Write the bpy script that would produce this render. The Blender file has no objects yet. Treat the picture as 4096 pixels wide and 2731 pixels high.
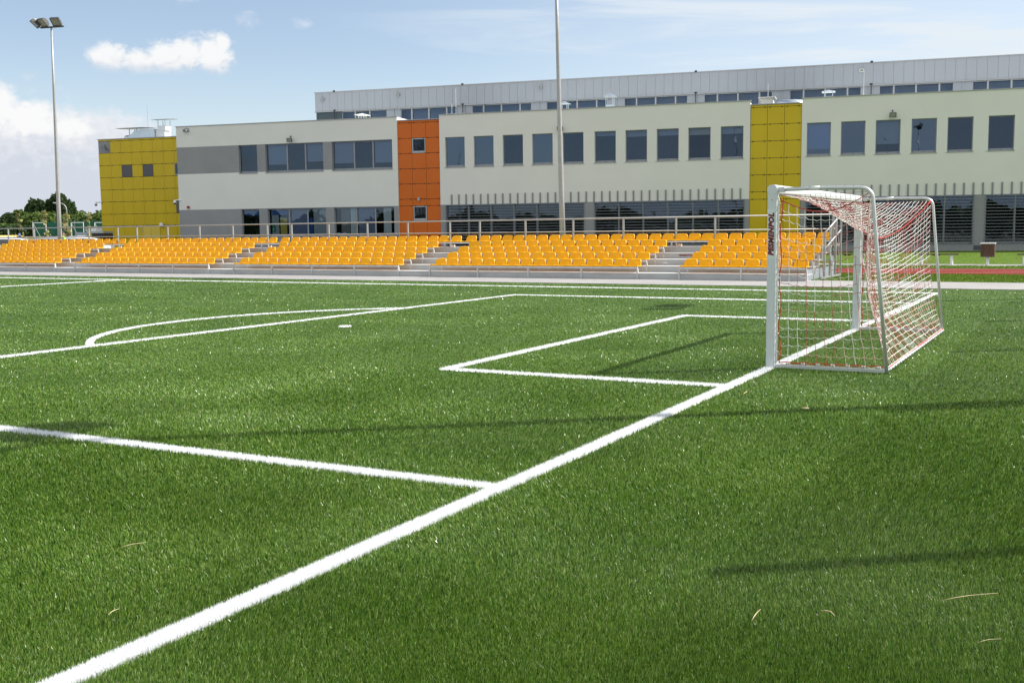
import bpy, math, random
import numpy as np
from mathutils import Vector, Matrix
random.seed(7); rng = np.random.default_rng(11)
C = bpy.context.scene.collection
R = math.radians

# ------------------------------------------------------------------ camera
CAM = Vector((3.082, -14.5857, 1.5775)); FPX = 4236.8; PW, PH = 4096, 2731
RIGHT = Vector((0.879831, 0.475160, -0.010997)); UP = Vector((-0.039294, 0.095779, 0.994627)); FWD = Vector((-0.473660, 0.874671, -0.102940))
def ray(px, py): return RIGHT*((px-PW/2)/FPX) + UP*(-(py-PH/2)/FPX) + FWD
def at_y(px, py, y):
    r = ray(px, py); return CAM + r*((y-CAM.y)/r.y)
def at_z(px, py, z):
    r = ray(px, py); return CAM + r*((z-CAM.z)/r.z)

cam = bpy.data.cameras.new('camera'); cam.sensor_width = 36; cam.lens = FPX/PW*36; cam.clip_start = .1; cam.clip_end = 6000
co = bpy.data.objects.new('camera', cam); C.objects.link(co)
m = Matrix((RIGHT, UP, -FWD)).transposed().to_4x4(); m.translation = CAM; co.matrix_world = m
bpy.context.scene.camera = co

# ------------------------------------------------------------------ materials
def nt(name):
    m = bpy.data.materials.new(name); m.use_nodes = True
    t = m.node_tree; b = t.nodes['Principled BSDF']; return m, t, b
def noise_mix(t, c1, c2, scale, detail=5, lo=.35, hi=.65, rough=.55, vec=None, stretch=None):
    n = t.nodes.new('ShaderNodeTexNoise'); n.inputs['Scale'].default_value = scale; n.inputs['Detail'].default_value = detail; n.inputs['Roughness'].default_value = rough
    tc = t.nodes.new('ShaderNodeNewGeometry'); src = tc.outputs['Position']
    if stretch:
        mp = t.nodes.new('ShaderNodeMapping'); mp.inputs['Scale'].default_value = stretch; t.links.new(src, mp.inputs['Vector']); src = mp.outputs['Vector']
    t.links.new(src, n.inputs['Vector'])
    r = t.nodes.new('ShaderNodeMapRange'); r.inputs[1].default_value = lo; r.inputs[2].default_value = hi
    t.links.new(n.outputs['Fac'], r.inputs[0])
    x = t.nodes.new('ShaderNodeMix'); x.data_type = 'RGBA'
    x.inputs[6].default_value = (*c1, 1); x.inputs[7].default_value = (*c2, 1)
    t.links.new(r.outputs[0], x.inputs[0]); return x, n
def mat(name, c, rough=.5, metal=0, c2=None, scale=3, bump=0, bscale=40, coat=0, spec=.5, stretch=None, lo=.35, hi=.65):
    m, t, b = nt(name)
    b.inputs['Base Color'].default_value = (*c, 1); b.inputs['Roughness'].default_value = rough; b.inputs['Metallic'].default_value = metal
    b.inputs['Coat Weight'].default_value = coat; b.inputs['Coat Roughness'].default_value = .05; b.inputs['Specular IOR Level'].default_value = spec
    if c2 is not None:
        x, _ = noise_mix(t, c, c2, scale, stretch=stretch, lo=lo, hi=hi); t.links.new(x.outputs[2], b.inputs['Base Color'])
    if bump:
        n = t.nodes.new('ShaderNodeTexNoise'); n.inputs['Scale'].default_value = bscale; n.inputs['Detail'].default_value = 4
        g = t.nodes.new('ShaderNodeNewGeometry'); t.links.new(g.outputs['Position'], n.inputs['Vector'])
        bp = t.nodes.new('ShaderNodeBump'); bp.inputs['Strength'].default_value = bump; bp.inputs['Distance'].default_value = .02
        t.links.new(n.outputs['Fac'], bp.inputs['Height']); t.links.new(bp.outputs['Normal'], b.inputs['Normal'])
    return m
def leafy(name, c, c2, trans=.4, rough=.5, scale=1.0, spec=.3, lo=.35, hi=.65):
    """thin sheet: diffuse/gloss front, light coming through from behind"""
    m, t, b = nt(name); b.inputs['Roughness'].default_value = rough; b.inputs['Specular IOR Level'].default_value = spec
    x, _ = noise_mix(t, c, c2, scale, lo=lo, hi=hi); t.links.new(x.outputs[2], b.inputs['Base Color'])
    tr = t.nodes.new('ShaderNodeBsdfTranslucent'); t.links.new(x.outputs[2], tr.inputs['Color'])
    mx = t.nodes.new('ShaderNodeMixShader'); mx.inputs[0].default_value = trans
    t.links.new(b.outputs[0], mx.inputs[1]); t.links.new(tr.outputs[0], mx.inputs[2])
    t.links.new(mx.outputs[0], t.nodes['Material Output'].inputs['Surface']); return m
def glass(name, tint, refl=.1):
    m, t, b = nt(name)
    tr = t.nodes.new('ShaderNodeBsdfTransparent'); tr.inputs['Color'].default_value = (*tint, 1)
    gl = t.nodes.new('ShaderNodeBsdfGlossy'); gl.inputs['Roughness'].default_value = .01; gl.inputs['Color'].default_value = (.56, .73, 1, 1)  # blue of the reflected sky put into the gloss colour
    fr = t.nodes.new('ShaderNodeFresnel'); fr.inputs['IOR'].default_value = 1.5
    ad = t.nodes.new('ShaderNodeMath'); ad.operation = 'ADD'; ad.inputs[1].default_value = refl; ad.use_clamp = True
    t.links.new(fr.outputs[0], ad.inputs[0])
    # slight waviness of big panes
    n = t.nodes.new('ShaderNodeTexNoise'); n.inputs['Scale'].default_value = .8; g = t.nodes.new('ShaderNodeNewGeometry'); t.links.new(g.outputs['Position'], n.inputs['Vector'])
    bp = t.nodes.new('ShaderNodeBump'); bp.inputs['Strength'].default_value = .25; bp.inputs['Distance'].default_value = .02; t.links.new(n.outputs['Fac'], bp.inputs['Height']); t.links.new(bp.outputs['Normal'], gl.inputs['Normal'])
    mx = t.nodes.new('ShaderNodeMixShader'); t.links.new(ad.outputs[0], mx.inputs[0]); t.links.new(tr.outputs[0], mx.inputs[1]); t.links.new(gl.outputs[0], mx.inputs[2])
    t.links.new(mx.outputs[0], t.nodes['Material Output'].inputs['Surface']); return m

M = {}
M['render_white'] = mat('render_white', (.73, .74, .695), .9, c2=(.685, .695, .65), scale=.35, bump=.25, bscale=60, lo=.3, hi=.75)
M['render_grey'] = mat('render_grey', (.285, .295, .30), .9, c2=(.255, .265, .27), scale=.5, bump=.25, bscale=60)
M['coping'] = mat('coping', (.40, .41, .43), .5, .3)
M['orange_panel'] = mat('orange_panel', (.62, .140, .011), .2, c2=(.57, .127, .010), scale=.5, coat=.0, spec=.25)
M['yellow_panel'] = mat('yellow_panel', (.60, .44, .012), .2, c2=(.55, .40, .011), scale=.5, coat=.0, spec=.25)
M['yellow_door'] = mat('yellow_door', (.66, .50, .05), .4)
M['joint'] = mat('joint', (.02, .018, .015), .8)
M['frame'] = mat('frame', (.26, .275, .30), .4, .3)
M['frame_light'] = mat('frame_light', (.42, .44, .46), .4, .4)
M['blind'] = mat('blind', (.42, .47, .52), .8)
M['blind_blue'] = mat('blind_blue', (.22, .26, .42), .8)
M['glass'] = glass('glass', (.60, .66, .76), .05)
M['glass_dark'] = glass('glass_dark', (.72, .78, .78), .06)
M['glass_blue'] = glass('glass_blue', (.42, .52, .78), .11)  # some panes: bluer sky reflection put into the tint
M['glass_grey'] = glass('glass_grey', (.72, .74, .76), .03)
M['room'] = mat('room', (.16, .16, .18), .9, c2=(.10, .10, .11), scale=.6)
M['slat'] = mat('slat', (.23, .25, .275), .45, .5)
M['grille_slat'] = mat('grille_slat', (.11, .11, .12), .6)
M['fin'] = mat('fin', (.24, .245, .25), .6)
M['hall_panel'] = mat('hall_panel', (.385, .415, .475), .5, .15, c2=(.36, .39, .445), scale=.2)
M['hall_grey'] = mat('hall_grey', (.34, .37, .42), .45, .25)
M['hall_teal'] = mat('hall_teal', (.05, .075, .09), .25)
M['galv'] = mat('galv', (.40, .405, .405), .5, .35, c2=(.33, .34, .35), scale=6, lo=.3, hi=.7)
M['tube'] = mat('tube', (.66, .68, .69), .38, .45, c2=(.56, .58, .60), scale=6, lo=.3, hi=.7)
M['galv_dull'] = mat('galv_dull', (.62, .63, .63), .55, .2, c2=(.5, .5, .5), scale=5)
M['duct'] = mat('duct', (.62, .68, .73), .3, .7, c2=(.55, .62, .68), scale=2)
M['white_metal'] = mat('white_metal', (.78, .79, .78), .4)
M['alu_white'] = mat('alu_white', (.66, .70, .72), .35, c2=(.62, .66, .68), scale=5)
M['black'] = mat('black', (.018, .018, .02), .5)
M['dark_grey'] = mat('dark_grey', (.07, .07, .075), .5)
M['lamp_glass'] = mat('lamp_glass', (.25, .27, .26), .08, coat=1)
M['red_bell'] = mat('red_bell', (.25, .02, .02), .4)
M['seat'] = leafy('seat', (.98, .61, .0), (.95, .575, .0), .40, .35, 4, .4)
M['concrete_step'] = mat('concrete_step', (.46, .47, .465), .8, c2=(.36, .36, .36), scale=1.6, stretch=(1, 1, 3), lo=.45, hi=.8, bump=.2, bscale=30)
M['tread'] = mat('tread', (.55, .55, .54), .8, c2=(.45, .45, .45), scale=2)
M['letter_red'] = mat('letter_red', (.22, .018, .02), .5)
M['letter_black'] = mat('letter_black', (.012, .012, .018), .5)
M['sticker'] = mat('sticker', (.70, .75, .77), .3)
M['net_white'] = mat('net_white', (.80, .79, .76), .8)
M['net_red'] = mat('net_red', (.50, .10, .10), .8, c2=(.40, .06, .065), scale=5)
M['net_pink'] = mat('net_pink', (.74, .46, .44), .8)
M['rope_red'] = mat('rope_red', (.50, .05, .035), .8, c2=(.48, .04, .03), scale=12)
M['track'] = mat('track', (.20, .020, .014), .95, c2=(.17, .016, .011), scale=3, bump=.3, bscale=80, spec=.05)
M['track_line'] = mat('track_line', (.62, .58, .56), .9)
M['dry_grass'] = mat('dry_grass', (.17, .14, .075), .95, c2=(.10, .105, .05), scale=.15, bump=.5, bscale=3)
M['asphalt'] = mat('asphalt', (.12, .12, .12), .9, c2=(.09, .09, .09), scale=1)
M['wood'] = mat('wood', (.11, .055, .03), .7, c2=(.065, .03, .018), scale=9, stretch=(6, 6, .5))
M['wood_seat'] = mat('wood_seat', (.06, .032, .022), .6, c2=(.04, .02, .014), scale=6)
M['car_white'] = mat('car_white', (.75, .76, .78), .15, coat=1)
M['car_silver'] = mat('car_silver', (.55, .57, .6), .2, .5, coat=1)
M['car_glass'] = mat('car_glass', (.02, .025, .03), .05, coat=1)
M['tyre'] = mat('tyre', (.02, .02, .02), .8)
M['hivis'] = mat('hivis', (.30, .85, .05), .7)
M['skin'] = mat('skin', (.45, .26, .18), .6)
M['hair'] = mat('hair', (.03, .02, .015), .7)
M['trousers'] = mat('trousers', (.05, .055, .07), .8)
M['sign_blue'] = mat('sign_blue', (.03, .10, .45), .4)
M['sign_white'] = mat('sign_white', (.8, .8, .8), .5)
M['sign_green'] = mat('sign_green', (.02, .22, .14), .5)
M['screen_green'] = leafy('screen_green', (.02, .19, .125), (.025, .23, .14), .35, .9, .3, .1)
def screen():
    m, t, b = nt('court_screen'); b.inputs['Base Color'].default_value = (.02, .16, .11, 1); b.inputs['Roughness'].default_value = .9
    tr = t.nodes.new('ShaderNodeBsdfTransparent'); mx = t.nodes.new('ShaderNodeMixShader'); mx.inputs[0].default_value = .55
    t.links.new(tr.outputs[0], mx.inputs[1]); t.links.new(b.outputs[0], mx.inputs[2]); t.links.new(mx.outputs[0], t.nodes['Material Output'].inputs['Surface']); return m
M['court_screen'] = screen()
M['shelter_yellow'] = mat('shelter_yellow', (.70, .50, .10), .4)
M['bark'] = mat('bark', (.09, .07, .055), .9, c2=(.05, .04, .03), scale=4)
M['oak_leaf'] = leafy('oak_leaf', (.028, .055, .020), (.060, .100, .034), .25, .6, .35, .15)
M['bush_leaf'] = leafy('bush_leaf', (.085, .135, .030), (.12, .18, .045), .3, .6, .3, .15)
M['wood_leaf'] = leafy('wood_leaf', (.02, .035, .012), (.035, .055, .02), .2, .6, .3, .15)
M['sapling_leaf'] = leafy('sapling_leaf', (.42, .38, .17), (.26, .28, .09), .3, .6, 1.5, .15)
M['straw'] = mat('straw', (.55, .45, .24), .6)
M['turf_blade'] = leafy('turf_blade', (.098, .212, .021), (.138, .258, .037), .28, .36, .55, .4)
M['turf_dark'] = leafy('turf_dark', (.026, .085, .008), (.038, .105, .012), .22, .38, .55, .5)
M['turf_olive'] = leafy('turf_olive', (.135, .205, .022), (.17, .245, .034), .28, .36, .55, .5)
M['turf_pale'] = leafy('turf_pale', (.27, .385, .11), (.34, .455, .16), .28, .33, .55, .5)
M['turf_glint'] = leafy('turf_glint', (.40, .48, .28), (.30, .40, .20), .2, .18, .9, 1.0)  # few glossier blades, base made paler: sparkle partly put into the colour
M['line_blade'] = leafy('line_blade', (.90, .91, .92), (.88, .89, .90), .42, .5, 5, .3)
M['lawn_blade'] = leafy('lawn_blade', (.092, .165, .014), (.13, .205, .022), .4, .5, .5, .3)
M['poster_blue'] = mat('poster_blue', (.03, .12, .42), .6)
M['poster_yellow'] = mat('poster_yellow', (.60, .50, .10), .6)
M['furniture'] = mat('furniture', (.10, .05, .05), .7, c2=(.04, .05, .05), scale=2)

# pavers: light blocks, thin joints
def pavers():
    m, t, b = nt('pavers'); b.inputs['Roughness'].default_value = .85
    g = t.nodes.new('ShaderNodeNewGeometry'); br = t.nodes.new('ShaderNodeTexBrick')
    br.inputs['Scale'].default_value = 1; br.inputs['Brick Width'].default_value = .2; br.inputs['Row Height'].default_value = .1; br.inputs['Mortar Size'].default_value = .006
    br.inputs['Color1'].default_value = (.345, .335, .33, 1); br.inputs['Color2'].default_value = (.305, .295, .29, 1); br.inputs['Mortar'].default_value = (.25, .24, .23, 1)
    t.links.new(g.outputs['Position'], br.inputs['Vector'])
    x, _ = noise_mix(t, (1, 1, 1), (.86, .86, .86), .8)
    mu = t.nodes.new('ShaderNodeMix'); mu.data_type = 'RGBA'; mu.blend_type = 'MULTIPLY'; mu.inputs[0].default_value = 1
    t.links.new(br.outputs['Color'], mu.inputs[6]); t.links.new(x.outputs[2], mu.inputs[7]); t.links.new(mu.outputs[2], b.inputs['Base Color']); return m
M['pavers'] = pavers()
def turf_base():
    m, t, b = nt('turf_base'); b.inputs['Roughness'].default_value = .8; b.inputs['Specular IOR Level'].default_value = .2
    x, _ = noise_mix(t, (.040, .085, .015), (.065, .120, .024), .5, 6)
    y, n2 = noise_mix(t, (.55, .55, .55), (1.35, 1.35, 1.25), 60, 3)
    mu = t.nodes.new('ShaderNodeMix'); mu.data_type = 'RGBA'; mu.blend_type = 'MULTIPLY'; mu.inputs[0].default_value = 1
    t.links.new(x.outputs[2], mu.inputs[6]); t.links.new(y.outputs[2], mu.inputs[7]); t.links.new(mu.outputs[2], b.inputs['Base Color'])
    bp = t.nodes.new('ShaderNodeBump'); bp.inputs['Strength'].default_value = .8; bp.inputs['Distance'].default_value = .02; t.links.new(n2.outputs['Fac'], bp.inputs['Height']); t.links.new(bp.outputs['Normal'], b.inputs['Normal'])
    return m
M['turf_base'] = turf_base()
M['lawn_base'] = mat('lawn_base', (.072, .13, .012), .9, c2=(.10, .16, .018), scale=1.2, bump=.3, bscale=40, spec=.1)
M['line_base'] = mat('line_base', (.78, .79, .80), .8)

# ------------------------------------------------------------------ mesh helpers
class MB:
    def __init__(s): s.v = []; s.f = []; s.mi = []
    def face(s, pts, mi=0):
        n = len(s.v); s.v += [tuple(p) for p in pts]; s.f.append(tuple(range(n, n+len(pts)))); s.mi.append(mi)
    def box(s, a, b, mi=0):
        x0, y0, z0 = (min(a[i], b[i]) for i in range(3)); x1, y1, z1 = (max(a[i], b[i]) for i in range(3))
        n = len(s.v); s.v += [(x0,y0,z0),(x1,y0,z0),(x1,y1,z0),(x0,y1,z0),(x0,y0,z1),(x1,y0,z1),(x1,y1,z1),(x0,y1,z1)]
        for q in ((0,3,2,1),(4,5,6,7),(0,1,5,4),(1,2,6,5),(2,3,7,6),(3,0,4,7)): s.f.append(tuple(n+i for i in q)); s.mi.append(mi)
        return s
    def tube(s, pts, r, n=8, mi=0, cap=True):
        pts = [Vector(p) for p in pts]; rs = r if isinstance(r, (list, tuple)) else [r]*len(pts)
        base = len(s.v); u = None
        for i, p in enumerate(pts):
            d = (pts[min(i+1, len(pts)-1)] - pts[max(i-1, 0)]).normalized()
            if u is None: u = d.orthogonal().normalized()
            else:
                u = (u - d*u.dot(d)); u = u.normalized() if u.length > 1e-6 else d.orthogonal().normalized()
            w = d.cross(u)
            for k in range(n):
                a = 2*math.pi*k/n; s.v.append(tuple(p + u*(math.cos(a)*rs[i]) + w*(math.sin(a)*rs[i])))
        for i in range(len(pts)-1):
            for k in range(n):
                a = base+i*n+k; b = base+i*n+(k+1) % n; s.f.append((a, b, b+n, a+n)); s.mi.append(mi)
        if cap:
            s.f.append(tuple(base+k for k in reversed(range(n)))); s.mi.append(mi)
            e = base+(len(pts)-1)*n; s.f.append(tuple(e+k for k in range(n))); s.mi.append(mi)
        return s
    def bar(s, a, b, w, h, mi=0):      # rectangular bar between points
        a, b = Vector(a), Vector(b); d = (b-a).normalized(); up = Vector((0,0,1)) if abs(d.z) < .95 else Vector((0,1,0))
        u = d.cross(up).normalized(); v = u.cross(d); n = len(s.v)
        for p in (a, b):
            for i, j in ((-1,-1),(1,-1),(1,1),(-1,1)): s.v.append(tuple(p+u*(i*w/2)+v*(j*h/2)))
        for q in ((0,1,2,3),(7,6,5,4),(0,4,5,1),(1,5,6,2),(2,6,7,3),(3,7,4,0)): s.f.append(tuple(n+i for i in q)); s.mi.append(mi)
        return s
    def sphere(s, c, r, seg=12, ring=8, mi=0, sc=(1,1,1)):
        c = Vector(c); n = len(s.v)
        for i in range(ring+1):
            t = math.pi*i/ring
            for k in range(seg):
                a = 2*math.pi*k/seg; s.v.append((c.x+r*sc[0]*math.sin(t)*math.cos(a), c.y+r*sc[1]*math.sin(t)*math.sin(a), c.z+r*sc[2]*math.cos(t)))
        for i in range(ring):
            for k in range(seg):
                a = n+i*seg+k; b = n+i*seg+(k+1) % seg; s.f.append((a, a+seg, b+seg, b)); s.mi.append(mi)
        return s
    def build(s, name, mats, parent=None, smooth=False, bevel=0):
        me = bpy.data.meshes.new(name); me.from_pydata(s.v, [], s.f)
        if not isinstance(mats, (list, tuple)): mats = [mats]
        for q in mats: me.materials.append(M[q])
        me.polygons.foreach_set('material_index', s.mi)
        if smooth: me.polygons.foreach_set('use_smooth', [True]*len(s.f))
        me.validate(); me.update()
        o = bpy.data.objects.new(name, me); C.objects.link(o)
        if parent: o.parent = parent
        if bevel:
            b = o.modifiers.new('b', 'BEVEL'); b.width = bevel; b.segments = 2; b.limit_method = 'ANGLE'
        return o
def tag(o, label=None, cat=None, group=None, kind=None):
    if label: o['label'] = label
    if cat: o['category'] = cat
    if group: o['group'] = group
    if kind: o['kind'] = kind
    return o
def empty(name, loc=(0,0,0), rz=0, label=None, cat=None, group=None):
    o = bpy.data.objects.new(name, None); C.objects.link(o); o.location = loc; o.rotation_euler = (0,0,rz); o.empty_display_size = .2
    return tag(o, label, cat, group)
def copy_tree(o, parent=None):
    c = o.copy(); C.objects.link(c); c.parent = parent
    for ch in list(o.children): copy_tree(ch, c)
    return c
def smooth_angle(o, ang=40):
    me = o.data; me.polygons.foreach_set('use_smooth', [True]*len(me.polygons))
    try: me.set_sharp_from_angle(angle=R(ang))
    except Exception: pass
def arrays_mesh(name, verts, faces, mi, mats, k=3):
    me = bpy.data.meshes.new(name); nv, nf = len(verts), len(faces)
    me.vertices.add(nv); me.vertices.foreach_set('co', np.asarray(verts, np.float32).ravel())
    me.loops.add(nf*k); me.loops.foreach_set('vertex_index', np.asarray(faces, np.int32).ravel())
    me.polygons.add(nf); me.polygons.foreach_set('loop_start', np.arange(0, nf*k, k, dtype=np.int32)); me.polygons.foreach_set('loop_total', np.full(nf, k, np.int32))
    for q in mats: me.materials.append(M[q])
    me.polygons.foreach_set('material_index', np.asarray(mi, np.int32)); me.update(calc_edges=True)
    o = bpy.data.objects.new(name, me); C.objects.link(o); return o
def lettering(name, text, size, mats, parent, mtx, bold=.0, shear=.0, depth=.001, outline=None, width=None):
    """text as a mesh; optional darker outline sheet behind"""
    out = []
    for nm, off, dz, mt in ((name, bold, depth, mats), ) + (((name+'_outline', bold+outline, 0, 'letter_black'),) if outline else ()):
        cu = bpy.data.curves.new(nm, 'FONT'); cu.body = text; cu.size = size; cu.offset = off; cu.shear = shear; cu.extrude = depth/2; cu.resolution_u = 3
        cu.space_character = 1.12
        to = bpy.data.objects.new(nm, cu); C.objects.link(to)
        dg = bpy.context.evaluated_depsgraph_get(); dg.update()
        me = bpy.data.meshes.new_from_object(to.evaluated_get(dg)); bpy.data.objects.remove(to); bpy.data.curves.remove(cu)
        me.materials.clear(); me.materials.append(M[mt])
        xs = [v.co.x for v in me.vertices]; sc = (width/(max(xs)-min(xs))) if width else 1
        x0 = min(xs)
        for v in me.vertices: v.co = Vector(((v.co.x-x0)*sc, v.co.y, v.co.z+dz))
        o = bpy.data.objects.new(nm, me); C.objects.link(o); o.parent = parent; o.matrix_local = mtx
        out.append(o)
    return out

# ------------------------------------------------------------------ world: sky and clouds
SUN = Vector((1.608, 1.286, 2.0)).normalized()
EXPO = 0.62
def world():
    w = bpy.data.worlds.new('World'); bpy.context.scene.world = w; w.use_nodes = True
    t = w.node_tree; bg = t.nodes['Background']; STR = .15; bg.inputs['Strength'].default_value = STR
    sky = t.nodes.new('ShaderNodeTexSky'); sky.sky_type = 'NISHITA'; sky.sun_disc = False
    sky.sun_elevation = math.asin(SUN.z); sky.sun_rotation = math.atan2(SUN.x, SUN.y)
    sky.air_density = 1.0; sky.dust_density = .6; sky.ozone_density = 2.0; sky.altitude = 100
    def K(v):
        n = t.nodes.new('ShaderNodeValue'); n.outputs[0].default_value = v; return n.outputs[0]
    def F(op, a, b=None, clamp=False):
        n = t.nodes.new('ShaderNodeMath'); n.operation = op; n.use_clamp = clamp
        for i, q in enumerate((a, b)):
            if q is None: continue
            if isinstance(q, (int, float)): n.inputs[i].default_value = q
            else: t.links.new(q, n.inputs[i])
        return n.outputs[0]
    def sstep(x, a, b):
        n = t.nodes.new('ShaderNodeMapRange'); n.interpolation_type = 'SMOOTHSTEP'; n.inputs[1].default_value = a; n.inputs[2].default_value = b; t.links.new(x, n.inputs[0]); return n.outputs[0]
    tc = t.nodes.new('ShaderNodeTexCoord'); sp = t.nodes.new('ShaderNodeSeparateXYZ'); t.links.new(tc.outputs['Generated'], sp.inputs[0])
    az = F('MULTIPLY', F('ARCTAN2', sp.outputs[0], sp.outputs[1]), 57.2958); el = F('MULTIPLY', F('ARCSINE', sp.outputs[2]), 57.2958)
    def noise(sx, sy, detail, rough=.55, seed=0.0, dist=0):
        c = t.nodes.new('ShaderNodeCombineXYZ'); t.links.new(F('MULTIPLY', az, sx), c.inputs[0]); t.links.new(F('MULTIPLY', el, sy), c.inputs[1]); c.inputs[2].default_value = seed
        n = t.nodes.new('ShaderNodeTexNoise'); n.inputs['Scale'].default_value = 1; n.inputs['Detail'].default_value = detail; n.inputs['Roughness'].default_value = rough; n.inputs['Distortion'].default_value = dist
        t.links.new(c.outputs[0], n.inputs['Vector']); return n.outputs['Fac']
    def blob(a0, e0, ra, re):
        dx = F('DIVIDE', F('SUBTRACT', az, a0), ra); dy = F('DIVIDE', F('SUBTRACT', el, e0), re)
        return F('SUBTRACT', 1.0, F('SQRT', F('ADD', F('MULTIPLY', dx, dx), F('MULTIPLY', dy, dy))))
    def mix(fac, a, b):
        x = t.nodes.new('ShaderNodeMix'); x.data_type = 'RGBA'; t.links.new(fac, x.inputs[0])
        for i, q in ((6, a), (7, b)):
            if isinstance(q, tuple): x.inputs[i].default_value = (*q, 1)
            else: t.links.new(q, x.inputs[i])
        return x.outputs[2]
    def col(r, g, b): k = STR*2**EXPO; return (r/k, g/k, b/k)
    nbig = noise(.55, .8, 6, .6, 1.0); nfine = noise(1.6, 2.0, 7, .62, 5.0, .3); nsoft = noise(.12, .35, 5, .55, 9.0)
    c = sky.outputs[0]
    hs = t.nodes.new('ShaderNodeHueSaturation'); hs.inputs['Saturation'].default_value = .82; hs.inputs['Value'].default_value = .665; t.links.new(c, hs.inputs['Color']); c = hs.outputs[0]
    # thin veil whitening toward the horizon and the sun side (right of the picture), with streaks
    streak = noise(.05, .5, 6, .6, 3.0, .6)
    veil = F('ADD', F('MULTIPLY', sstep(el, 10.5, 1.0), .45), F('MULTIPLY', sstep(az, -38, -8), .42))
    cir = F('MULTIPLY', sstep(streak, .46, .66), sstep(az, -40, -24))
    veil = F('ADD', veil, F('MULTIPLY', cir, .55), True)
    c = mix(veil, c, col(.80, .87, .93))
    # wide soft bank low in the left
    bank = F('MAXIMUM', F('MAXIMUM', blob(-55, 2.6, 8.5, 5.4), blob(-49.5, 2.5, 5, 4.4)), blob(-46.0, 1.0, 9, 4.2))
    bf = F('ADD', bank, F('MULTIPLY', F('SUBTRACT', nbig, .5), .95))
    ba = F('MULTIPLY', sstep(bf, .06, .38), .95)
    bsh = sstep(F('ADD', F('MULTIPLY', F('SUBTRACT', nfine, .5), 2.2), F('MULTIPLY', F('SUBTRACT', el, 4.6), .42)), -.7, .8)
    c = mix(ba, c, mix(bsh, col(.66, .70, .79), col(.86, .87, .91)))
    # puffy cumulus
    blobs = [(-48.7, 8.75, 1.35, .95), (-47.3, 8.6, 1.3, .85), (-45.9, 8.85, 1.4, 1.05), (-44.9, 9.1, 1.1, 1.1), (-43.7, 9.05, 1.25, 1.35), (-43.25, 9.6, .6, .75),
             (-54.2, 6.3, 1.9, 1.6), (-52.4, 5.6, 1.8, 1.4), (-50.6, 5.1, 1.3, 1.15)]
    fld = None
    for q in blobs: fld = blob(*q) if fld is None else F('MAXIMUM', fld, blob(*q))
    base = F('SUBTRACT', 1.0, F('MULTIPLY', F('SUBTRACT', 1.0, sstep(el, 7.75, 8.6)), sstep(el, 5.6, 6.6)))
    low = F('SUBTRACT', 1.0, F('MULTIPLY', sstep(az, -50.2, -49.8), F('SUBTRACT', 1.0, base)))
    ff = F('ADD', fld, F('ADD', F('MULTIPLY', F('SUBTRACT', nfine, .5), 1.05), F('MULTIPLY', F('SUBTRACT', nbig, .5), .35)))
    ca = F('MULTIPLY', sstep(ff, .04, .60), low)
    isc = F('MULTIPLY', sstep(az, -51.0, -49.4), sstep(el, 6.0, 7.4)); eb = F('ADD', F('MULTIPLY', isc, 8.1), F('MULTIPLY', F('SUBTRACT', 1.0, isc), 4.4)); hgt = F('MINIMUM', F('DIVIDE', F('SUBTRACT', el, eb), 1.3), 1.0)
    csh = sstep(F('ADD', F('MULTIPLY', F('SUBTRACT', nfine, .5), 1.6), F('ADD', F('MULTIPLY', ff, .5), F('MULTIPLY', hgt, 1.0))), -.1, 1.1)
    c = mix(F('MULTIPLY', ca, .95), c, mix(csh, col(.74, .76, .82), col(.97, .97, .97)))
    wf = F('ADD', F('MAXIMUM', blob(-44.9, 11.75, 1.2, .5), F('MAXIMUM', blob(-41.9, 10.85, 1.0, .8), blob(-39.2, 10.7, 1.1, .5))), F('MULTIPLY', F('SUBTRACT', nfine, .5), 1.9))
    c = mix(F('MULTIPLY', sstep(wf, .3, 1.3), .38), c, col(.93, .93, .95))
    # out-of-view cloud added to brighten the facade; low puffs mirrored in the panes
    away = sstep(F('ABSOLUTE', F('ADD', az, 30)), 40, 75)
    back = F('MULTIPLY', F('MULTIPLY', F('MULTIPLY', sstep(noise(.035, .06, 6, .6, 20.0), .30, .52), away), sstep(el, 11, 20)), F('SUBTRACT', 1.0, sstep(el, 42, 58)))
    c = mix(back, c, col(1.22, 1.20, 1.16))
    puff = F('MULTIPLY', F('MULTIPLY', sstep(noise(.10, .16, 6, .6, 31.0), .55, .68), away), F('MULTIPLY', sstep(el, 2.0, 4), F('SUBTRACT', 1.0, sstep(el, 8, 11))))
    c = mix(F('MULTIPLY', puff, .55), c, col(.80, .72, .70))
    t.links.new(c, bg.inputs['Color'])
world()
sl = bpy.data.lights.new('sun', 'SUN'); sl.energy = 5.0; sl.angle = R(.5); sl.color = (1, .955, .88)
so = bpy.data.objects.new('sun', sl); C.objects.link(so); so.rotation_euler = (-SUN).to_track_quat('-Z', 'Y').to_euler()
vs = bpy.context.scene.view_settings; bpy.context.scene.display_settings.display_device = 'sRGB'
vs.view_transform = 'Standard'; vs.look = 'None'; vs.gamma = 1; vs.exposure = EXPO; vs.use_curve_mapping = False

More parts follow.
